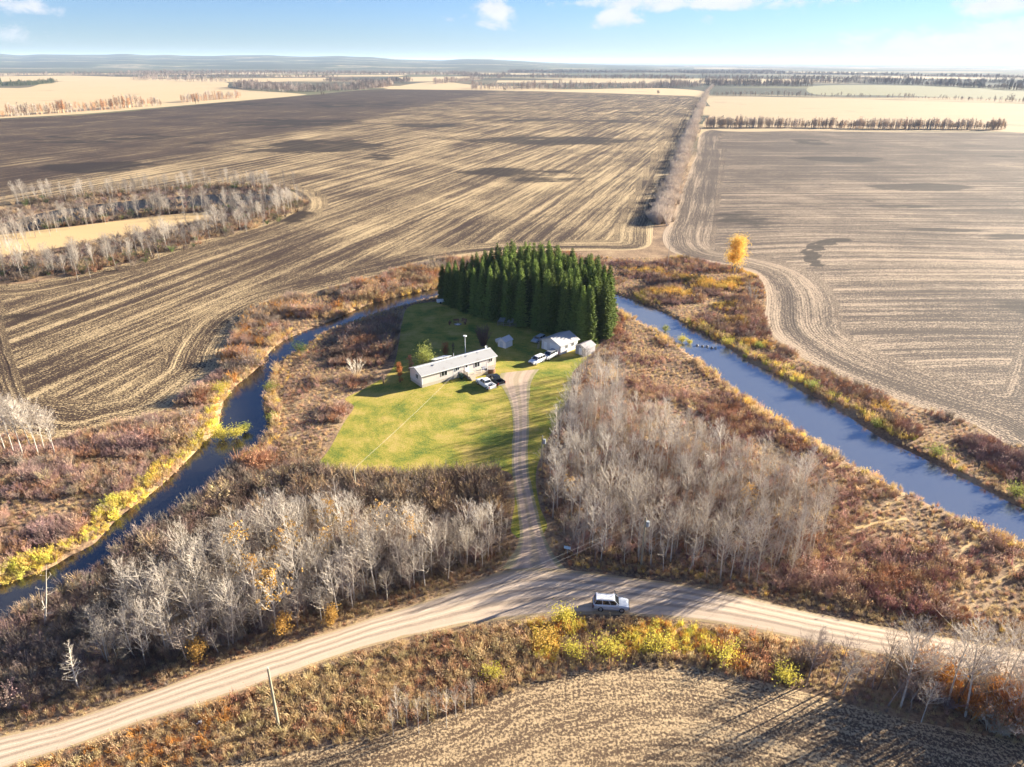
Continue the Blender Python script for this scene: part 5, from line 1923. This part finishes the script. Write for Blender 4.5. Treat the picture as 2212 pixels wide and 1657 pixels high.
tub = empty('wooden_tub', hA + Vector((math.cos(hrz) * 17.6 + math.sin(hrz) * 1.7, math.sin(hrz) * 17.6 - math.cos(hrz) * 1.7, 0)), hrz)
tag(tub, 'brown round wooden tub with pale lid at the right end of the deck', 'tub')
b = MB()
b.tube([(0, 0, 0), (0, 0, .95)], [1.15, 1.12], 20, True)
b.build('tub_side', BROWNWOOD, tub)
MB().tube([(0, 0, .953), (0, 0, 1.05)], [1.0, .98], 20, True).build('lid', RAWWOOD, tub)
MB().box(-1.6, -1.2, -.4, .4, 0, .4).build('step', RAWWOOD, tub)
box2 = empty('storage_box', hA + Vector((math.cos(hrz) * 16.1 + math.sin(hrz) * .9, math.sin(hrz) * 16.1 - math.cos(hrz) * .9, .85)), hrz)
tag(box2, 'small grey blue box on the deck near the brown tub', 'box')
MB().box(-.4, .4, -.3, .3, 0, .55).build('box_body', plain('grey_blue_plastic', (.16, .18, .26), .5), box2)
MB().box(-.43, .43, -.33, .33, .553, .62).build('lid', plain('grey_lid', (.3, .31, .34), .5), box2)

lamp = empty('yard_light', hA + Vector((math.cos(hrz) * 16.2 - math.sin(hrz) * 7.0, math.sin(hrz) * 16.2 + math.cos(hrz) * 7.0, 0)), 0)
tag(lamp, 'tall white post with flat round head behind the mobile home', 'lamp post')
MB().tube([(0, 0, 0), (0, 0, 6.6)], [.09, .06], 8, True).build('post', WHITE, lamp)
MB().tube([(0, 0, 6.60), (0, 0, 6.72), (0, 0, 6.85)], [.12, .46, .40], 12, True).build('lamp_head', WHITE, lamp)

# garage
gL, gF, gR = G(1170, 752.5), G(1212.8, 766), G(1249.4, 755.8)
gx = (gF - gL).normalized()
grz = math.atan2(gx.y, gx.x) - rad(3)
GWD, GLN = (gF - gL).length, 6.6
gar = empty('garage', gL, grz)
tag(gar, 'white garage with wide overhead door and pale metal roof in front of the spruces', 'garage')
MB().prism_y([(0, 0), (GWD, 0), (GWD, 2.45), (GWD / 2, 3.75), (0, 2.45)], 0, GLN).build('wall', GSIDE, gar)
gable(MB(), -.45, GLN + .45, 0, GWD, 2.48, 3.78, .45, .1, axis='y').build('roof', GROOF, gar)
od = MB()
for k in range(4):
    od.box(.46 * GWD, .90 * GWD, -.05, -.004, .04 + k * .53, .04 + k * .53 + .51)
od.build('overhead_door', WHITE, gar)
for a, b_ in ((.44, .46), (.90, .92)):
    MB().box(a * GWD, b_ * GWD - .003, -.07, -.003, 0, 2.24).build('door_frame', WHITE, gar)
MB().box(.44 * GWD, .92 * GWD, -.07, -.003, 2.245, 2.35).build('door_frame', WHITE, gar)
pd = MB().box(.13 * GWD, .28 * GWD, -.05, -.004, .06, 2.1).build('door', WHITE, gar)
MB().box(.25 * GWD, .265 * GWD, -.09, -.052, 1.0, 1.08).build('handle', METAL, pd)
for x in (.04, GWD - .04):
    MB().box(x - .06, x + .06, -.02, -.003, .0, 2.4).build('corner_trim', WHITE, gar)
window(gar, 2.2, 1.2, .9, .8, GWD, axis='x', sgn=1)
window(gar, 4.6, 1.2, .9, .8, GWD, axis='x', sgn=1)
for k in range(3):
    p0 = gL + Vector((-.7 - .25 * k, -.2 - .1 * k, .0))
    pk = MB()
    pk.tube([(0, 0, 0), (.35, .3, 2.2 - .2 * k)], [.06, .05], 6, True)
    o = pk.build('timber_pole', RAWWOOD, None)
    o.location = p0
    tag(o, ['grey pole leaning on the garage corner, nearest the wall', 'grey pole leaning on the garage corner, middle one', 'grey pole leaning on the garage corner, outermost'][k], 'pole', 'poles leaning on the garage')

sp = G(1264, 762)
sh = empty('storage_shed', sp, rad(-42))
tag(sh, 'small pale grey shed at the right side of the garage, half behind bare twigs', 'shed')
MB().prism_y([(-1.6, 0), (1.6, 0), (1.6, 2.0), (0, 2.75), (-1.6, 2.0)], -2, 2).build('wall', m_siding('grey_shed_siding', (.38, .36, .36)), sh)
gable(MB(), -2.2, 2.2, -1.6, 1.6, 2.03, 2.78, .2, .08, axis='y').build('roof', m_roof('pink_grey_roof', (.36, .33, .33), (.26, .22, .2)), sh)
MB().box(-.5, .5, -2.05, -2.004, .05, 1.85).build('door', WHITE, sh)

s2 = G(1090, 748)
sh2 = empty('garden_shed', s2, rad(-38))
tag(sh2, 'small white gabled shed standing alone on the shaded grass behind the house', 'shed')
MB().prism_y([(-1.25, 0), (1.25, 0), (1.25, 1.75), (0, 2.6), (-1.25, 1.75)], -1.2, 1.7).build('wall', plain('white_shed_boards', (.74, .74, .74), .6), sh2)
gable(MB(), -1.45, 1.9, -1.25, 1.25, 1.78, 2.63, .2, .07, axis='y').build('roof', SHEDROOF, sh2)
MB().box(-.5, .4, -1.24, -1.204, .05, 1.7).build('door', plain('pale_blue_door', (.55, .6, .66), .5), sh2)
for x in (-1.22, 1.22):
    MB().box(x - .05, x + .05, -1.225, -1.203, 0, 1.7).build('corner_trim', WHITE, sh2)
tk = empty('oil_tank', G(1077, 742), rad(40))
tag(tk, 'white rounded tank standing at the left side of the small gabled shed', 'tank')
b = MB()
b.tube([(-.85, 0, .95), (-.75, 0, .95), (.75, 0, .95), (.85, 0, .95)], [.3, .52, .52, .3], 14, True)
b.build('tank_body', WHITE, tk, smooth=True)
for x in (-.5, .5):
    for y in (-.3, .3):
        MB().box(x - .04, x + .04, y - .04, y + .04, 0, .6).build('leg', METAL, tk)

pen = empty('animal_pen', G(1097, 703), rad(-15))
tag(pen, 'low wooden pen frame with grey roof sheets at the edge of the spruces', 'pen')
for x in (-2.6, -.9, .9, 2.6):
    for y in (-1.0, 1.0):
        MB().box(x - .06, x + .06, y - .06, y + .06, 0, 1.35).build('post', RAWWOOD, pen)
for z in (.35, .85):
    for y in (-1.09, 1.09):
        MB().box(-2.6, 2.6, y - .02, y + .02, z, z + .09).build('rail', RAWWOOD, pen)
for x in (-2.69, 2.69):
    MB().box(x - .02, x + .02, -1.0, 1.0, .6, .7).build('rail', RAWWOOD, pen)
for x, s in ((-1.7, 1), (.9, -1)):
    MB().hexa([(x - .85, -1.25, 1.36), (x + .85, -1.25, 1.36), (x + .85, 1.2, 1.75), (x - .85, 1.2, 1.75), (x - .85, -1.25, 1.40), (x + .85, -1.25, 1.40), (x + .85, 1.2, 1.79), (x - .85, 1.2, 1.79)]).build('roof_sheet', METAL, pen)

fp = empty('fire_pit', G(989, 701), 0)
tag(fp, 'ring of stones round pale ash on the shaded back lawn', 'fire pit')
STONE = plain('field_stone', (.30, .28, .26), .9, .2, var=.35, scale=4)
MB().tube([(0, 0, .01), (0, 0, .09)], [.62, .5], 12, True).build('ash', plain('pale_ash', (.72, .70, .68), .95), fp)


def rock_mesh(seed, r):
    random.seed(seed)
    bm = bmesh.new()
    bmesh.ops.create_icosphere(bm, subdivisions=1, radius=r)
    for v in bm.verts:
        v.co *= rv(.75, 1.2)
        v.co.z *= .7
    me = bpy.data.meshes.new('stone')
    bm.to_mesh(me)
    bm.free()
    me.materials.append(STONE)
    return me


for k in range(10):
    a = 6.283 * k / 10
    link_mesh('stone', rock_mesh(k, .22), fp, (.85 * math.cos(a), .85 * math.sin(a), .1))
for k, (dx, dy, rz, lab) in enumerate([(-2.2, .3, 1.4, 'dark bench on the left of the fire pit'), (1.9, .5, -1.3, 'dark bench on the right of the fire pit'), (-.6, 1.9, .1, 'dark bench behind the fire pit, left one'), (1.6, 2.3, -.4, 'dark bench behind the fire pit, right one')]):
    p = G(989, 701) + Vector((dx, dy, 0))
    bn = empty('bench', p, rz)
    tag(bn, lab, 'bench', 'benches round the fire pit')
    MB().box(-.8, .8, -.2, .2, .42, .48).build('seat', BROWNWOOD, bn)
    MB().box(-.8, .8, .17, .22, .55, .95).build('backrest', BROWNWOOD, bn)
    for x in (-.65, .65):
        MB().box(x - .05, x + .05, -.18, .22, 0, .42).build('leg', BROWNWOOD, bn)
wb = empty('utility_trailer', G(951, 655), rad(15))
tag(wb, 'small white box trailer at the left corner of the spruce plantation', 'trailer')
MB().box(-1.0, 1.0, -.6, .6, .4, 1.15).build('trailer_box', WHITE, wb)
for y in (-.66, .66):
    MB().tube([(0, y - .06, .3), (0, y + .06, .3)], [.3, .3], 12, True).build('wheel', BLACKRUB, wb)
MB().box(1.003, 1.9, -.04, .04, .42, .5).build('drawbar', METAL, wb)
sp_ = G(433, 1566)
ws = empty('plastic_bag', sp_, 0)
tag(ws, 'small white scrap of plastic caught in the dry roadside grass, lower left', 'litter')
random.seed(4)
b = MB()
for k in range(7):
    b.tri((rv(-.3, .3), rv(-.3, .3), rv(.2, .7)), (rv(-.4, .4), rv(-.4, .4), rv(.3, .9)), (rv(-.4, .4), rv(-.4, .4), rv(.3, .8)))
o = b.build('crumpled_sheet', WHITE, ws)
for k, (x, y, r) in enumerate([(1507, 742.5, .45), (1518, 744, .4), (1528, 744.5, .5), (1538, 747, .45), (1546, 748, .35)]):
    p = G(x, y)
    o = link_mesh('rock', rock_mesh(40 + k, r), None, (p.x, p.y, WATER_Z + .12))
    tag(o, ['pale rock in the stone line across the right creek, first from the left', 'pale rock in the stone line across the creek, second from the left', 'largest pale rock in the middle of the stone line across the creek', 'pale rock in the stone line, second from the right', 'small rock at the right end of the stone line across the creek'][k], 'rock', 'rocks across the right creek')


# ------------------------------------------------------------------ poles and wires
POLEW = plain('weathered_pole', (.30, .27, .19), .9, .15, var=.3, scale=3)
WIREM = plain('power_wire', (.55, .52, .46), .5, .3)


def pole(label, base, h, transformer=False, arm=False):
    r = empty('utility_pole', base, 0)
    tag(r, label, 'utility pole')
    MB().tube([(0, 0, -.1), (0, 0, h)], [.17, .12], 10, True).build('post', POLEW, r)
    MB().tube([(0, 0, h + .003), (0, 0, h + .25)], [.05, .03], 8, True).build('insulator', RAWWOOD if transformer or h < 6 else WHITE, r)
    if transformer:
        b = MB()
        b.tube([(.38, 0, h - 1.5), (.38, 0, h - .65)], [.24, .24], 12, True)
        b.build('transformer', plain('grey_paint', (.32, .35, .37), .5), r)
        MB().box(.1, .2, -.05, .05, h - 1.2, h - 1.0).build('bracket', METAL, r)
    return r


pF = G(602, 1570)
pole('single wooden utility pole in the dry grass on the near side of the road', pF, 8.6)
pJ = G(1395, 1118, 8.4)
pJ = Vector((pJ.x, pJ.y, 0))
pole('utility pole with grey transformer half hidden among the bare trees of the right grove', pJ, 8.4, True)
pK = G(1172, 942, 6.5)
pK = Vector((pK.x, pK.y, 0))
pole('short pole with pale box beside the driveway at the edge of the right grove', pK, 6.5, True)
pM = G(764, 1014, 5.2)
pM = Vector((pM.x, pM.y, 0))
pole('utility pole among the brown brush at the lower left of the lawn', pM, 5.2)


sg = empty('road_sign', G(1225, 1199), rad(-20))
tag(sg, 'small pale blue sign on a thin post at the right side of the driveway mouth', 'sign')
MB().tube([(0, 0, 0), (0, 0, 1.7)], [.05, .05], 6, True).build('post', METAL, sg)
MB().box(-.5, .5, -.09, -.052, 1.15, 1.65).build('sign_plate', plain('pale_blue_sheet', (.45, .62, .72), .4), sg)


def wire(label, a, b, sag, r=.022):
    M = MB()
    n = 20
    pts = []
    for i in range(n + 1):
        t = i / n
        p = a.lerp(b, t)
        p.z -= sag * 4 * t * (1 - t)
        pts.append(p)
    M.tube(pts, [r] * (n + 1), 4)
    o = M.build('power_line', WIREM)
    tag(o, label, 'wire')


hm = hA + Vector((hx.x, hx.y, 0)) * 11.0 + Vector((math.sin(hrz), -math.cos(hrz), 0)) * .4
wire('pale service wire sagging over the lawn to the mobile home', pM + Vector((0, 0, 5.3)), hm + Vector((0, 0, 3.1)), .4, .012)
wire('upper power wire crossing the driveway mouth to the lone pole', pF + Vector((0, 0, 8.85)), pJ + Vector((0, 0, 8.6)), 1.0, .007)
wire('lower power wire crossing the driveway mouth to the lone pole', pF + Vector((0, 0, 8.2)), pJ + Vector((0, 0, 7.9)), 1.2, .007)


# ------------------------------------------------------------------ vehicles
def paint(name, col, rough=.28, metal=.0):
    return plain(name, col, rough, .5, metal, var=.04)


TYRE = plain('tyre_rubber', (.02, .02, .02), .85, .2)
RIM = plain('alloy_rim', (.45, .46, .47), .35, .5, .6)
LAMPW = plain('headlamp_glass', (.75, .77, .78), .15, .5)
LAMPR = plain('tail_lamp_red', (.35, .02, .02), .25, .5)
GLASS = plain('vehicle_glass', (.015, .02, .026), .06, .7, var=.02)
PLASTIC = plain('black_plastic', (.03, .03, .032), .6, .3)


def wheel(parent, x, y, r, w):
    sgn = 1 if y > 0 else -1
    t = MB()
    t.tube([(x, y - w / 2, r), (x, y - w / 2 * .96, r), (x, y + w / 2 * .96, r), (x, y + w / 2, r)], [r * .72, r, r, r * .72], 18, True)
    wo = t.build('wheel', TYRE, parent)
    MB().tube([(x, y + sgn * (w / 2 + .003), r), (x, y + sgn * (w / 2 + .02), r)], [r * .62, r * .52], 12, True).build('rim', RIM, wo)


def vehicle(name, label, cat, a, b, kind, body_m, roof_m=None, door_open=False, scale=1.0):
    """a: ground point under the nose, b: under the tail"""
    c = (a + b) / 2
    d = (a - b).normalized()
    root = empty(name, c, math.atan2(d.y, d.x), scale)
    tag(root, label, cat)
    roof_m = roof_m or body_m
    if kind == 'pickup':
        L, W, H, belt = 5.7, 1.98, 1.88, 1.18
        hood0, cab0, cab1, roofa, roofb = 2.85, 1.25, -.95, .70, -.72
        wb0, wb1, wr = 1.85, -1.75, .39
    else:
        L, W, H, belt = 4.75, 1.90, 1.80, 1.10
        hood0, cab0, cab1, roofa, roofb = 2.37, 1.05, -2.28, .42, -2.02
        wb0, wb1, wr = 1.42, -1.38, .37
        if kind == 'sedan':
            H = 1.45
            belt = .95
    hw = W / 2
    f, r = L / 2, -L / 2
    # lower body: hood, flanks, tail; side section leans in towards the belt line
    bm = MB()
    xs_ = [r, r + .18, wb1, cab1 + .1, 0, cab0, cab0 + .3, f - .35, f - .06, f]
    zt = [belt - .06, belt, belt, belt, belt, belt + .02, belt + .01, belt - .10, belt - .22, belt - .40]
    zb = [.55, .38, .34, .32, .32, .32, .32, .34, .42, .5]
    ws_ = [hw * .90, hw * .97, hw, hw, hw, hw, hw, hw * .97, hw * .90, hw * .82]
    if kind == 'pickup':
        # stop the lofted body behind the cab; the bed is built of panels
        cut_ = [i for i, x in enumerate(xs_) if x >= cab1]
        xs_, zt, zb, ws_ = [cab1 - .02] + [xs_[i] for i in cut_], [belt] + [zt[i] for i in cut_], [.32] + [zb[i] for i in cut_], [hw] + [ws_[i] for i in cut_]
    rings = []
    for x, z1, z0, w_ in zip(xs_, zt, zb, ws_):
        prof = [(-w_ * .94, z0), (-w_, z0 + (z1 - z0) * .35), (-w_ * .985, z0 + (z1 - z0) * .8), (-w_ * .90, z1), (0, z1 + .035), (w_ * .90, z1), (w_ * .985, z0 + (z1 - z0) * .8), (w_, z0 + (z1 - z0) * .35), (w_ * .94, z0)]
        b0_ = len(bm.v)
        bm.v += [(x, y, z) for y, z in prof]
        rings.append(b0_)
    n = 9
    for i in range(len(rings) - 1):
        for k in range(n):
            k2 = (k + 1) % n
            bm.face([rings[i] + k, rings[i + 1] + k, rings[i + 1] + k2, rings[i] + k2])
    bm.face([rings[0] + k for k in range(n)])
    bm.face([rings[-1] + k for k in reversed(range(n))])
    o = bm.build('body', body_m, root)
    # greenhouse
    bw, tw = hw * .90, hw * .74
    z0, z1 = belt + .012, H - .05
    cabx0, cabx1 = cab0, cab1
    P = [(cabx1, -bw, z0), (cabx0, -bw, z0), (cabx0, bw, z0), (cabx1, bw, z0), (roofb, -tw, z1), (roofa, -tw, z1), (roofa, tw, z1), (roofb, tw, z1)]
    cabin = MB().hexa(P).build('cabin', body_m, root)
    rf = MB().hexa([(roofb - .05, -tw - .03, z1 + .002), (roofa + .04, -tw - .03, z1 + .002), (roofa + .04, tw + .03, z1 + .002), (roofb - .05, tw + .03, z1 + .002),
                    (roofb + .05, -tw + .09, H), (roofa - .1, -tw + .09, H), (roofa - .1, tw - .09, H), (roofb + .05, tw - .09, H)])
    rf.build('roof', roof_m, root)

    def pane(nm, q0, q1, q2, q3, inset=.08, out=.012):
        q = [Vector(v) for v in (q0, q1, q2, q3)]
        cen = sum(q, Vector()) / 4
        nrm = (q[1] - q[0]).cross(q[3] - q[0]).normalized()
        if nrm.dot(cen - Vector((cen.x * .5, 0, .6))) < 0:
            nrm = -nrm
        lo = [v.lerp(cen, inset) + nrm * .003 for v in q]
        hi = [v.lerp(cen, inset) + nrm * out for v in q]
        m = MB()
        m.hexa(lo + hi)
        m.build(nm, GLASS, root)
    pane('windscreen', P[1], P[2], P[6], P[5])
    pane('rear_window', P[3], P[0], P[4], P[7])
    for s in (0, 1):
        A, B_, C_, D_ = ((P[0], P[1], P[5], P[4]) if s == 0 else (P[3], P[2], P[6], P[7]))
        A, B_, C_, D_ = map(Vector, (A, B_, C_, D_))
        ncut = 2 if kind != 'suv' else 3
        for k in range(ncut):
            t0, t1 = k / ncut, (k + 1) / ncut
            pane('side_window', A.lerp(B_, t0), A.lerp(B_, t1), D_.lerp(C_, t1), D_.lerp(C_, t0), .10)
    for x in (wb0, wb1):
        for y in (-hw + .10, hw - .10):
            wheel(root, x, y, wr, .25)
    for y in (-hw * .62, hw * .62):
        MB().box(f - .10, f - .015, y - .2, y + .2, belt - .46, belt - .28).build('headlight', LAMPW, root)
        MB().box(r - .012, r + .05, y + (.22 if y > 0 else -.38), y + (.38 if y > 0 else -.22), belt - .42, belt - .08).build('tail_light', LAMPR, root)
        s = 1 if y > 0 else -1
        MB().box(cab0 - .42, cab0 - .22, min(s * (bw + .04), s * (bw + .26)), max(s * (bw + .04), s * (bw + .26)), belt + .05, belt + .24).build('mirror', body_m, root)
    MB().box(f - .05, f + .07, -hw * .86, hw * .86, .42, .66).build('bumper', PLASTIC if kind == 'suv' else METAL, root)
    MB().box(r - .09, r + .02, -hw * .88, hw * .88, .44, .66).build('bumper', PLASTIC if kind == 'suv' else METAL, root)
    MB().box(f - .06, f + .004, -hw * .38, hw * .38, belt - .46, belt - .28).build('grille', PLASTIC, root)
    if kind == 'pickup':
        for s in (-1, 1):
            MB().box(r + .03, cab1 - .04, min(s * (hw - .12), s * hw), max(s * (hw - .12), s * hw), .5, belt + .04).build('bed_side', body_m, root)
        MB().box(r, r + .08, -hw + .125, hw - .125, .55, belt + .03).build('tailgate', body_m, root)
        MB().box(r + .085, cab1 - .04, -hw + .124, hw - .124, .55, .66).build('bed_floor', PLASTIC, root)
        MB().box(cab1 - .16, cab1 - .045, -hw + .125, hw - .125, .665, belt + .02).build('bed_front', body_m, root)
    if kind == 'suv':
        for y in (-tw * .82, tw * .82):
            MB().box(roofb + .2, roofa - .2, y - .02, y + .02, H + .03, H + .06).build('roof_rail', PLASTIC, root)
    if door_open:
        dm = MB()
        dm.hexa([(.95, hw + .01, .42), (.55, hw + .98, .42), (.49, hw + .95, .42), (.89, hw - .02, .42), (.95, hw + .01, belt), (.55, hw + .98, belt), (.49, hw + .95, belt), (.89, hw - .02, belt)])
        d_ = dm.build('door', body_m, root)
        fm = MB()
        fm.hexa([(.90, hw - .04, belt + .003), (.55, hw + .90, belt + .003), (.52, hw + .88, belt + .003), (.87, hw - .05, belt + .003), (.70, hw - .12, H - .12), (.52, hw + .62, H - .12), (.49, hw + .60, H - .12), (.67, hw - .13, H - .12)])
        fm.build('side_window', GLASS, d_)
    return root


def around(center, nose, L):
    """nose and tail points for a vehicle of length L from two points of the photograph"""
    c = G(*center)
    d = (G(*nose) - c).normalized()
    return c + d * L / 2, c - d * L / 2


WHITEP = paint('white_paint', (.80, .80, .80))
vehicle('parked_suv', 'pale roofed silver car on the gravel road with its far front door open', 'car', *around((1319, 1312), (1352, 1314), 4.75), 'suv', paint('silver_white_paint', (.55, .59, .64), .25, .2), WHITEP, True)
vehicle('pickup_truck', 'white pickup truck parked on the grass in front of the mobile home', 'pickup', *around((1049.5, 834.5), (1033, 824.5), 5.7), 'pickup', WHITEP)
vehicle('pickup_truck', 'black pickup truck parked beside the white pickup at the deck', 'pickup', *around((1070, 826), (1053, 814.5), 5.7), 'pickup', paint('black_paint', (.015, .017, .022)))
vehicle('parked_suv', 'white boxy four wheel drive car at the top of the driveway', 'car', *around((1160, 783.5), (1147, 789), 4.75), 'suv', WHITEP)
vehicle('parked_suv', 'silver and dark grey car parked behind the white four wheel drive', 'car', *around((1187, 773), (1177, 778), 4.75), 'suv', paint('silver_paint', (.50, .51, .52), .3, .3), paint('grey_roof', (.35, .37, .40), .3, .3))
vehicle('parked_car', 'old white car at the left garage wall, blue shade put into its paint', 'car', *around((1163, 737), (1152, 743), 4.75), 'sedan', paint('shaded_white_paint', (.32, .37, .42), .4))  # white car; the blue of its shade is put into the paint colour
